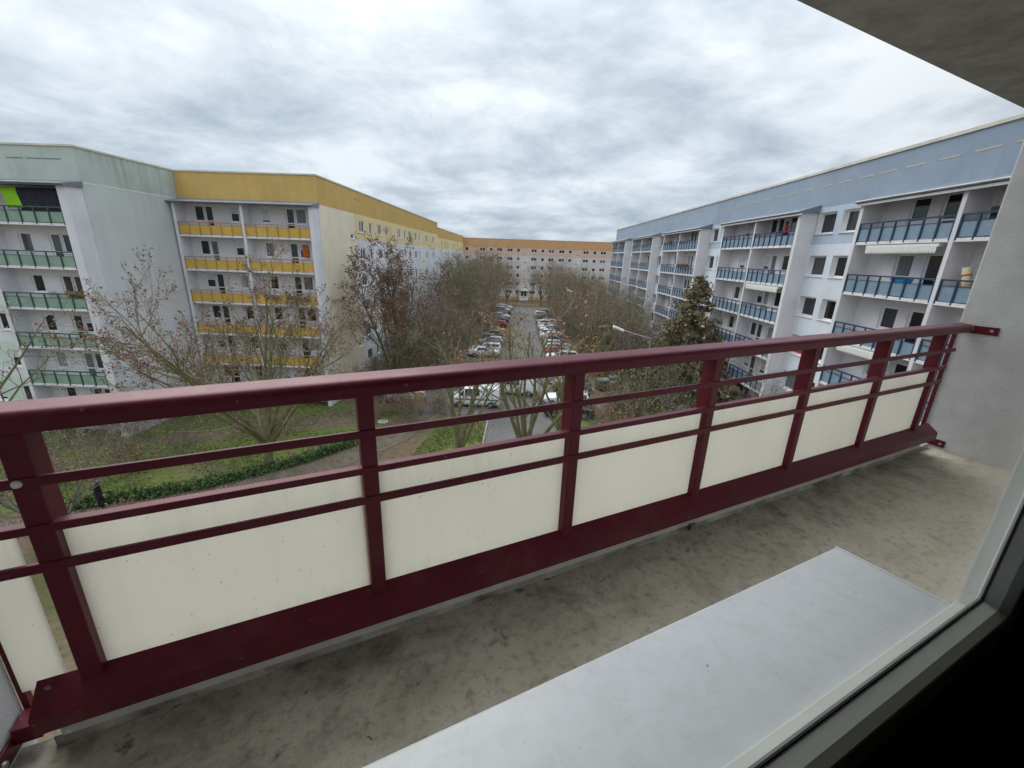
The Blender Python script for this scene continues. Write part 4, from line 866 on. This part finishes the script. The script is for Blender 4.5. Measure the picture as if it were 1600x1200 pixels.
# ------------------------------------------------------------------ cars
def car_meshes(kind):
    if kind == 'hatchback': st = [(-2.0, .70, .74, .42), (-1.95, .98, .73, .3), (-1.62, 1.40, .57, .2), (-.6, 1.48, .60, .2), (.30, 1.42, .59, .2), (1.02, .98, .72, .2), (1.75, .84, .69, .26), (2.0, .58, .62, .42)]; wb = 1.25; wr = .31
    if kind == 'estate': st = [(-2.3, .72, .76, .42), (-2.27, 1.0, .75, .3), (-2.0, 1.42, .58, .2), (-.7, 1.48, .61, .2), (.35, 1.42, .60, .2), (1.15, .98, .73, .2), (2.0, .84, .70, .26), (2.3, .58, .63, .42)]; wb = 1.38; wr = .32
    if kind == 'saloon': st = [(-2.3, .72, .74, .42), (-2.2, 1.0, .72, .3), (-1.65, 1.04, .72, .2), (-1.0, 1.40, .58, .2), (.30, 1.42, .60, .2), (1.1, .97, .73, .2), (2.0, .84, .70, .26), (2.3, .58, .63, .42)]; wb = 1.38; wr = .32
    if kind == 'suv': st = [(-2.15, .85, .80, .5), (-2.1, 1.15, .78, .36), (-1.85, 1.62, .62, .27), (-.6, 1.69, .66, .27), (.35, 1.63, .64, .27), (1.0, 1.15, .78, .27), (1.85, 1.02, .75, .34), (2.12, .72, .68, .5)]; wb = 1.3; wr = .36
    if kind == 'van': st = [(-2.4, .75, .90, .42), (-2.38, 1.2, .89, .32), (-2.28, 1.90, .78, .25), (-.5, 1.98, .80, .25), (1.05, 1.92, .78, .25), (1.72, 1.18, .86, .25), (2.25, 1.0, .82, .3), (2.42, .68, .74, .42)]; wb = 1.5; wr = .33
    hw = .95 if kind == 'van' else .88 if kind != 'suv' else .92
    belt = {'van': 1.12, 'suv': 1.12}.get(kind, .93)
    b = MB(); rings = []
    for i, (x, zt, wt, zb) in enumerate(st):
        e = .90 if i in (0, len(st)-1) else 1.0; k = len(b.v); zbt = min(belt, zt-.02)
        b.v += [(x, s*y, z) for s in (1, -1) for y, z in ((hw*e*.86, zb), (hw*e, zb+.22), (hw*e*.985, max(zb+.24, zbt)), (min(wt, hw*e), zt))]; rings.append(k)
    for a, c in zip(rings, rings[1:]):
        for q in range(3): b.f += [(a+q, c+q, c+q+1, a+q+1), (a+4+q+1, c+4+q+1, c+4+q, a+4+q)]; b.m += [0, 0]
        b.f += [(a+3, c+3, c+7, a+7), (a+4, c+4, c, a)]; b.m += [0, 0]
    for k, rv in ((rings[0], False), (rings[-1], True)):
        for q in range(3): f = (k+q, k+q+1, k+4+q+1, k+4+q); b.f.append(f if not rv else f[::-1]); b.m.append(0)
    g = MB()
    def lp(i, s, t):          # point on the upper side between belt and roof of station i
        x, zt, wt, zb = st[i]; zbt = min(belt, zt-.02); return Vector((x, s*(hw*.985*(1-t)+min(wt, hw)*t+.006), zbt*(1-t)+zt*t))
    roof = [i for i, q in enumerate(st) if q[1] > belt+.3]; r0, r1 = roof[0], roof[-1]
    for s in (1, -1):
        for i, j, ta, tb in [(r0, r0+1, .12, .88)]+[(r0+1, r1, .12, .88)]:
            a0, a1, c0, c1 = lp(i, s, .12), lp(i, s, .88), lp(j, s, .12), lp(j, s, .88); d0 = (c0-a0); 
            if kind == 'van' and i == r0: continue
            q = [a0+d0*.04, c0-d0*.03, c1-(c1-a1)*.03, a1+(c1-a1)*.04]
            g.quad(q if s > 0 else q[::-1])
        fr = [lp(r1, s, .12)+Vector((.03, 0, 0)), lp(r1+1, s, .3)*.85+lp(r1, s, .12)*.15, lp(r1, s, .86)+Vector((.03, 0, 0))]
        fr[1].z = fr[0].z; g.quad(fr if s > 0 else fr[::-1])
    def cross(i, j, up):
        xa, za, wa, _ = st[i]; xb, zb, wb_, _ = st[j]; A = Vector((xa, 0, za)); B = Vector((xb, 0, zb)); d = B-A; nrm = Vector((d.z, 0, -d.x)) if not up else Vector((-d.z, 0, d.x)); nrm.normalize()
        nrm = nrm if nrm.z > 0 else -nrm; p = A+d*.08+nrm*.008; q = A+d*.92+nrm*.008
        g.quad([(p.x, -wa*.92, p.z), (q.x, -wb_*.92, q.z), (q.x, wb_*.92, q.z), (p.x, wa*.92, p.z)])
    cross(r1, r1+1, True); cross(r0, r0-1, False)
    wh = {}
    wheel = MB().tube((0, -.09, 0), (0, .09, 0), wr, n=16).mesh('wheel', 'tyre'); rim = MB().tube((0, -.097, 0), (0, .097, 0), wr*.62, n=12).mesh('rim', 'rim')
    xf, xr = st[-1][0], st[0][0]
    hl = MB().box(-.06, .02, -.14, .14, -.06, .06).mesh('headlight', 'lamp_clear'); tl = MB().box(-.02, .05, -.1, .1, -.09, .09).mesh('taillight', 'lamp_red')
    bump = MB().box(xf-.12, xf+.03, -.72, .72, .30, .46).box(xr-.03, xr+.12, -.72, .72, .32, .5).mesh('bumper', 'black_plastic')
    plate = MB().box(xf+.031, xf+.04, -.26, .26, .36, .46).box(xr-.04, xr-.031, -.26, .26, .40, .5).mesh('number_plate', 'white_plastic')
    return dict(body=b, glass=g.mesh('windows', 'car_glass'), wheel=wheel, rim=rim, hl=hl, tl=tl, bump=bump, plate=plate, xf=xf, xr=xr, wb=wb, wr=wr, hw=hw, zf=st[-1][1]+.1, zr=st[0][1]+.08)
CARS = {k: car_meshes(k) for k in ('hatchback', 'estate', 'saloon', 'suv', 'van')}
def car(kind, colour, x, y, rz, label, group=None, full=True):
    q = CARS[kind]; o = thing('delivery_van' if kind == 'van' else 'parked_car', label, 'van' if kind == 'van' else 'car', (x, y, gz(y)+.024), rz, group)
    def mk():
        me = q['body'].mesh('body', 'paint_'+colour, True); return me
    bd = ob('body', cmesh(('car', kind, colour), mk), o); m = bd.modifiers.new('bevel', 'BEVEL'); m.width = .045; m.segments = 2; m.limit_method = 'ANGLE'; m.angle_limit = R(22)
    ob('windows', q['glass'], o)
    for sx in (1, -1):
        for sy in (1, -1):
            w = ob('wheel', q['wheel'], o, (sx*q['wb'], sy*(q['hw']-.085), q['wr'])); ob('rim', q['rim'], w)
    for sy in (1, -1):
        ob('headlight', q['hl'], o, (q['xf']-.10, sy*.56, q['zf']-.06)); ob('taillight', q['tl'], o, (q['xr']+.02, sy*.66, q['zr']-.02))
    ob('bumper', q['bump'], o); ob('number_plate', q['plate'], o); return o
left = ['white', 'white', 'blue', 'silver', 'grey', 'grey', 'black', 'yellow', None, None, 'red', 'black', 'black', 'grey', None, 'white', 'grey', 'dark_blue', 'dark_blue', 'silver', 'silver', 'grey', 'white', None]
right = ['white', 'red', 'silver', 'silver', 'grey', 'red', 'white', 'white', 'blue', 'white', 'silver', 'white', 'white', 'grey', None, 'dark_blue', 'dark_blue', 'silver', 'black', 'white']
kinds = ['hatchback', 'estate', 'hatchback', 'saloon', 'suv', 'hatchback', 'estate']
for side, lst, cx_, y0 in (('yellow', left, -4.9, 59.5), ('blue', right, 6.0, 58.5)):
    for i, c in enumerate(lst):
        if not c: continue
        k = kinds[(i*3+len(lst)) % 7]; y = y0+i*2.72+rng.uniform(-.15, .15)
        nm = {'suv': 'off-roader'}.get(k, k)
        car(k, c, cx_+rng.uniform(-.3, .3), y, (0 if rng.random() < .5 else math.pi)+R(rng.uniform(-3, 3)), f'{c.replace("_", " ")} {nm} in the car row on the {side}-house side of the lane', 'cars parked in rows along the lane')
vn = car('van', 'white', -4.05, 38.5, math.pi, 'white van with a green stripe along its side, parked across the lane end')
for s in (1, -1):
    st_ = ob('stripe', MB().box(-2.2, 1.9, s*.953-.006, s*.953+.006, .80, .93).mesh('stripe', 'stripe_green'), vn)
    ob('emblem', MB().box(-.5, -.1, s*.958-.004, s*.958+.004, 1.0, 1.04).mesh('emblem', 'yellow_panel'), vn)
    wn = ob('side_window', MB().quad([(-.4, s*.905, 1.28), (.35, s*.905, 1.28), (.35, s*.845, 1.7), (-.4, s*.845, 1.7)][::s]).mesh('side_window', 'car_glass'), vn)
car('van', 'white', -.2, 42.6, R(175), 'plain white van standing behind the green-striped van')
car('hatchback', 'white', -11.2, 38.9, R(185), 'white hatchback beside the beige cabinet')
car('estate', 'white', 5.0, 39.6, R(172), 'white estate car parked beside the grass near the green bins')
car('saloon', 'black', 4.9, 36.6, R(176), 'black saloon on the grass edge, foremost beside the lane')
car('suv', 'grey', 6.0, 44.4, R(178), 'dark grey off-roader behind the white estate car')
car('estate', 'light_blue', 5.7, 47.4, R(2), 'light blue estate car behind the grey off-roader')
car('hatchback', 'silver', -5.2, 48.6, R(3), 'silver hatchback alone behind the plain white van')
# ------------------------------------------------------------------ street furniture
def lamp(x, y, rz, label):
    o = thing('street_lamp', label, 'street lamp', (x, y, gz(y)), rz, 'street lamps along the lane')
    ob('pole', MB().tube((0, 0, 0), (0, 0, 8.8), .06, .04, n=10).tube((0, 0, 0), (0, 0, 1.0), .085, n=10).mesh('pole', 'metal_dark', True), o)
    ob('arm', MB().tube((0, 0, 8.75), (-2.1, 0, 9.30), .035, n=8).mesh('arm', 'metal_grey'), o)
    hd = MB().prism([(-.13, 0), (-.10, .12), (.10, .12), (.13, 0), (.08, -.07), (-.08, -.07)], -.42, .42); hm = hd.mesh('lamp_head', 'white_plastic')
    h_ = ob('lamp_head', hm, o, (-2.43, 0, 9.38)); h_.rotation_euler = (0, R(20), 0); bevel(h_, .04, 2)
    ob('lens', MB().box(-.36, .25, -.07, .07, -.085, -.0705).mesh('lens', 'lamp_clear'), h_)
lamp(9.6, 30.2, 0, 'grey street lamp with pale head rising among the bushes by the bins')
lamp(9.85, 65.5, 0, 'grey street lamp beside the far car row before the blue house')
def bin_(x, y, rz, label, g='waste containers'):
    o = thing('waste_container', label, 'bin', (x, y, .0), rz, g)
    ob('body', MB().prism([(-.42, .15), (.42, .15), (.52, 1.1), (-.52, 1.1)], -.65, .65).mesh('body', 'bin_green'), o)
    ob('lid', MB().prism([(-.55, 1.105), (.55, 1.105), (.50, 1.22), (.2, 1.34), (-.2, 1.34), (-.5, 1.22)], -.69, .69).mesh('lid', 'bin_lid'), o)
    for sx in (-.5, .5):
        for sy in (-.3, .3): ob('wheel', MB().tube((sx, sy-.03, .08), (sx, sy+.03, .08), .08, n=10).mesh('wheel', 'tyre'), o)
    ob('handle', MB().tube((-.5, -.56, 1.0), (.5, -.56, 1.0), .02).mesh('handle', 'black_plastic'), o)
for x, y, rz in ((9.6, 45.2, .3), (10.9, 44.4, .5), (9.9, 38.6, .2), (11.3, 46.6, -.2)):
    bin_(x, y, rz, 'green wheeled waste container with pale lid among the shrubs')
cb = thing('utility_cabinet', 'beige utility cabinet standing among shrubs beside the white hatchback', 'cabinet', (-9.35, 37.4, 0), .1)
bevel(ob('cabinet_body', MB().box(-.42, .42, -.2, .2, .1, 1.45).mesh('cabinet_body', 'beige_box'), cb), .02); ob('plinth', MB().box(-.4, .4, -.18, .18, 0, .1).mesh('plinth', 'white_slab'), cb)
ob('roof', MB().prism([(-.24, 1.455), (.24, 1.455), (.2, 1.53), (-.2, 1.53)], -.46, .46).mesh('roof', 'beige_box'), cb); ob('door', MB().box(-.37, .37, -.212, -.2005, .18, 1.38).mesh('door', 'beige_box'), cb)
# low barrier at the end of the lane
ba = thing('barrier', 'low rail across the far end of the parking lane', 'barrier', (1.2, 127.6, gz(127)))
ob('rail', MB().tube((-4.5, 0, .8), (3.8, 0, .8), .05).mesh('rail', 'metal_grey'), ba)
for x in (-4.4, -1.7, 1.0, 3.7): ob('post', MB().tube((x, .1, 0), (x, .1, .85), .05).mesh('post', 'metal_grey'), ba)

# ------------------------------------------------------------------ people
def person(name, label, loc, rz, pose, cloth, legs, sc=1.0):
    """one continuous skinned body; hair and jacket hem follow as children"""
    o = thing(name, label, 'person', loc, rz); o.scale = (sc,)*3
    J = dict(pel=((0, 0, .95), .15), spi=((0, .0, 1.15), .15), che=((0, .01, 1.35), .165), nec=((0, .02, 1.50), .065), hd0=((0, .04, 1.60), .085), hd1=((0, .045, 1.70), .095), hd2=((0, .03, 1.76), .06),
        hl=((.10, 0, .90), .105), kl=((.11, pose[0], .50), .075), al=((.11, pose[1], .10), .05), tl=((.12, pose[1]+.15, .04), .045), hr=((-.10, 0, .90), .105), kr=((-.11, pose[2], .50), .075), ar=((-.11, pose[3], .10), .05), tr=((-.12, pose[3]+.15, .04), .045),
        sl=((.19, 0, 1.42), .075), el=((.25, -.04+pose[4], 1.15), .055), wl=((.22, .12+pose[4], .95), .04), fl=((.20, .2+pose[4], .90), .035), sr=((-.19, 0, 1.42), .075), er=((-.25, -.04+pose[5], 1.15), .055), wr=((-.22, .12+pose[5], .95), .04), fr=((-.20, .2+pose[5], .90), .035))
    E_ = [('pel', 'spi'), ('spi', 'che'), ('che', 'nec'), ('nec', 'hd0'), ('hd0', 'hd1'), ('hd1', 'hd2'), ('pel', 'hl'), ('hl', 'kl'), ('kl', 'al'), ('al', 'tl'), ('pel', 'hr'), ('hr', 'kr'), ('kr', 'ar'), ('ar', 'tr'), ('che', 'sl'), ('sl', 'el'), ('el', 'wl'), ('wl', 'fl'), ('che', 'sr'), ('sr', 'er'), ('er', 'wr'), ('wr', 'fr')]
    ks = list(J); me = bpy.data.meshes.new('body'); me.from_pydata([J[k][0] for k in ks], [(ks.index(a), ks.index(b)) for a, b in E_], [])
    b = ob('body', me, o); mod = b.modifiers.new('skin', 'SKIN'); me.materials.append(M[cloth])
    for k, sv in zip(ks, me.skin_vertices[0].data): sv.radius = (J[k][1],)*2; sv.use_root = (k == 'pel')
    mod.use_smooth_shade = True; s = b.modifiers.new('sub', 'SUBSURF'); s.levels = s.render_levels = 1
    f = MB().tube((0, .10, 1.60), (0, .135, 1.70), .055, .06, n=10); ob('face', f.mesh('face', 'skin', True), o)
    ob('hair', MB().tube((0, .0, 1.62), (0, .0, 1.80), .10, .075, n=10).mesh('hair', 'hair', True), o)
    for s_ in (1, -1): ob('hand', MB().box(s_*.20-.03, s_*.20+.03, .19+pose[4 if s_ > 0 else 5], .29+pose[4 if s_ > 0 else 5], .85, .92).mesh('hand', 'skin'), o)
    ob('trousers', MB().tube((.105, 0, .92), (.11, pose[0], .5), .125, .095, n=10).tube((.11, pose[0], .5), (.11, pose[1], .1), .095, .075, n=10).tube((-.105, 0, .92), (-.11, pose[2], .5), .125, .095, n=10).tube((-.11, pose[2], .5), (-.11, pose[3], .1), .095, .075, n=10).mesh('trousers', legs, True), o)
    return o
person('person', 'person in black clothes walking on the paved path beside the low hedge', (-22.9, 19.5, .024), R(-70), (.16, .02, -.02, -.28, .1, -.12), 'cloth_black', 'cloth_black', 1.0)
person('person', 'person in a red top standing on a top-floor blue balcony', (BX-.62, 33.9, FB[5]), R(90), (.02, 0, .02, 0, .05, .05), 'cloth_red', 'cloth_black', .97)

# ------------------------------------------------------------------ things on the balconies
def awning(yc, w, f, label):
    o = thing('awning', label, 'awning', (BX-.95, yc, f+2.8-.30), R(-90), 'scalloped awnings on the blue house')
    b = MB(); n = int(w/.16)
    for i in range(n):
        x = -w/2+i*w/n; x2 = x+w/n; xm = (x+x2)/2; b.box(x+.004, x2-.004, -.16, -.145, -.26, .0); b.quad([(x, -.152, -.26), (xm-.04, -.152, -.34), (xm+.04, -.152, -.34), (x2, -.152, -.26)])
    ob('valance', b.mesh('valance', 'awning_cloth'), o); ob('cassette', MB().box(-w/2-.05, w/2+.05, -.14, .10, -.04, .10).mesh('cassette', 'white_plastic'), o)
    for s in (-1, 1): ob('arm', MB().tube((s*w*.4, .1, .02), (s*w*.4, .75, .06), .02).mesh('arm', 'white_plastic'), o)
awning(23.0, 4.2, FB[4], 'white scalloped awning over the second balcony from the top, nearest stack')
awning(23.4, 3.8, FB[2], 'white scalloped awning over the fourth balcony from the top, nearest stack')
awning(34.9, 4.6, FB[3], 'pale scalloped awning over the third balcony from the top, next to the windows')
def cloth(name, label, cat, x0, x1, z0, z1, y, m, amp=.05, fr=6., seed=0):
    nx, nz = 24, 6; v = []; q = []
    for j in range(nz+1):
        for i in range(nx+1): t = i/nx; v.append((x0+(x1-x0)*t+(seed*.25*(1-j/nz)), y+amp*math.sin(fr*t*6.28+seed), z0+(z1-z0)*j/nz))
    for j in range(nz):
        for i in range(nx): a = j*(nx+1)+i; q.append((a, a+1, a+nx+2, a+nx+1))
    cxm = (x0+x1)/2; v = [(a-cxm, b-y, c-z0) for a, b, c in v]
    me = np_mesh(name, v, q, [m], None, True); o = thing(name, label, cat, (cxm, y, z0), me=me); s = o.modifiers.new('solid', 'SOLIDIFY'); s.thickness = .006; return o
cloth('curtain', 'dark curtain hung in the top green balcony', 'curtain', -33.2, -30.3, FL[5]+.05, FL[5]+2.15, 28.75, 'dark_curtain', .04, 7)
cloth('cloth_sheet', 'bright lime-green cloth hanging in the top green balcony', 'cloth', -34.3, -33.25, FL[5]+.9, FL[5]+2.15, 28.7, 'lime', .03, 2, 1)
def box_thing(name, label, cat, loc, size, m, m2=None, rz=0, group=None):
    o = thing(name, label, cat, loc, rz, group); x, y, z = size
    bevel(ob('box_body', MB().prism([(-y*.42, 0), (y*.42, 0), (y/2, z*.8), (-y/2, z*.8)], -x/2, x/2).mesh('box_body', m), o), .01)
    if m2 in ('leaf_green', 'leaf_brown', 'leaf_olive'):
        rg_ = np.random.default_rng(int(abs(loc[0]*97+loc[2]*31))); P_ = np.column_stack([rg_.uniform(-x/2, x/2, 90), rg_.normal(size=90)*y*.3, rg_.uniform(z*.75, z*1.5, 90)]); a, q, i = leaf_quads(P_, .12, rg_, 0, 0); ob('plants', np_mesh('plants', a, q, [m2]), o)
    elif m2: ob('lid', MB().box(-x/2-.02, x/2+.02, -y/2-.02, y/2+.02, z*.801, z).mesh('lid', m2), o)
    return o
for i, x in enumerate((-21.7, -19.95, -19.0)):
    box_thing('flower_box', 'dark flower box hung outside the third yellow balcony from the top', 'flower box', (x, 36.33, FL[3]+.42-.22), (.95, .2, .24), 'planter', 'leaf_brown', group='flower boxes on the yellow balcony')
box_thing('storage_box', 'bright blue plastic box on a balcony of the blue house under the awning', 'box', (BX-.78, 22.6, FB[4]+.02), (.75, .45, .98), 'blue_plastic', 'blue_plastic', R(-90))
ro = thing('rolled_mat', 'cream rolled mat leaning up beside the divider of a blue balcony', 'mat', (BX-.55, 19.3, FB[4])); rm_ = MB().tube((0, 0, .0), (-.1, .35, 1.55), .17, n=14).mesh('rolled_mat', 'vent_pale', True); ob('roll', rm_, ro); ob('strap', MB().tube((-.078, .27, 1.18), (-.082, .29, 1.26), .176, n=14).mesh('strap', 'orange_cloth', True), ro)
box_thing('covered_grill', 'black covered grill standing beside the rolled mat', 'grill', (BX-.6, 18.0, FB[4]), (.9, .6, 1.35), 'black_plastic', 'cloth_black', R(-90))
box_thing('covered_grill', 'black grill on the top balcony of the nearest blue stack', 'grill', (BX-.75, 18.9, FB[5]), (.5, .45, 1.2), 'black_plastic', 'black_plastic', R(-90))
for i, (y, k) in enumerate(((52.2, 4), (53.4, 4), (51.0, 4), (57.6, 5))):
    box_thing('flower_box', 'flower box with withered plants on the railing of a blue balcony', 'flower box', (BX-1.24, y, FB[k]+.78), (.9, .2, .22), 'planter', 'leaf_brown', R(-90), 'flower boxes on blue balconies')
box_thing('storage_box', 'white chest standing on the third green balcony from the top', 'box', (-33.4, 28.9, FL[3]), (.9, .5, 1.1), 'white_plastic', 'white_plastic')
box_thing('cardboard_box', 'brown carton standing on the third green balcony from the top', 'box', (-31.2, 28.8, FL[3]), (.7, .5, 1.15), 'wood', 'wood')
cloth('cloth_sheet', 'orange cloth hanging in a window of the second yellow balcony from the top', 'cloth', -19.2, -18.7, FL[4]+1.0, FL[4]+2.05, 37.52, 'orange_cloth', .02, 2)
mh = thing('manhole_cover', 'round pale manhole cover in the bare earth beside the path', 'manhole', (-11.6, 33.3, .024)); ob('rim', MB().tube((0, 0, 0), (0, 0, .05), .42, n=20).mesh('rim', 'white_slab'), mh); ob('lid', MB().tube((0, 0, .051), (0, 0, .065), .36, n=20).mesh('lid', 'metal_grey'), mh)

S.render.engine = 'CYCLES'
S.cycles.max_bounces = 10; S.cycles.transparent_max_bounces = 12; S.cycles.diffuse_bounces = 5
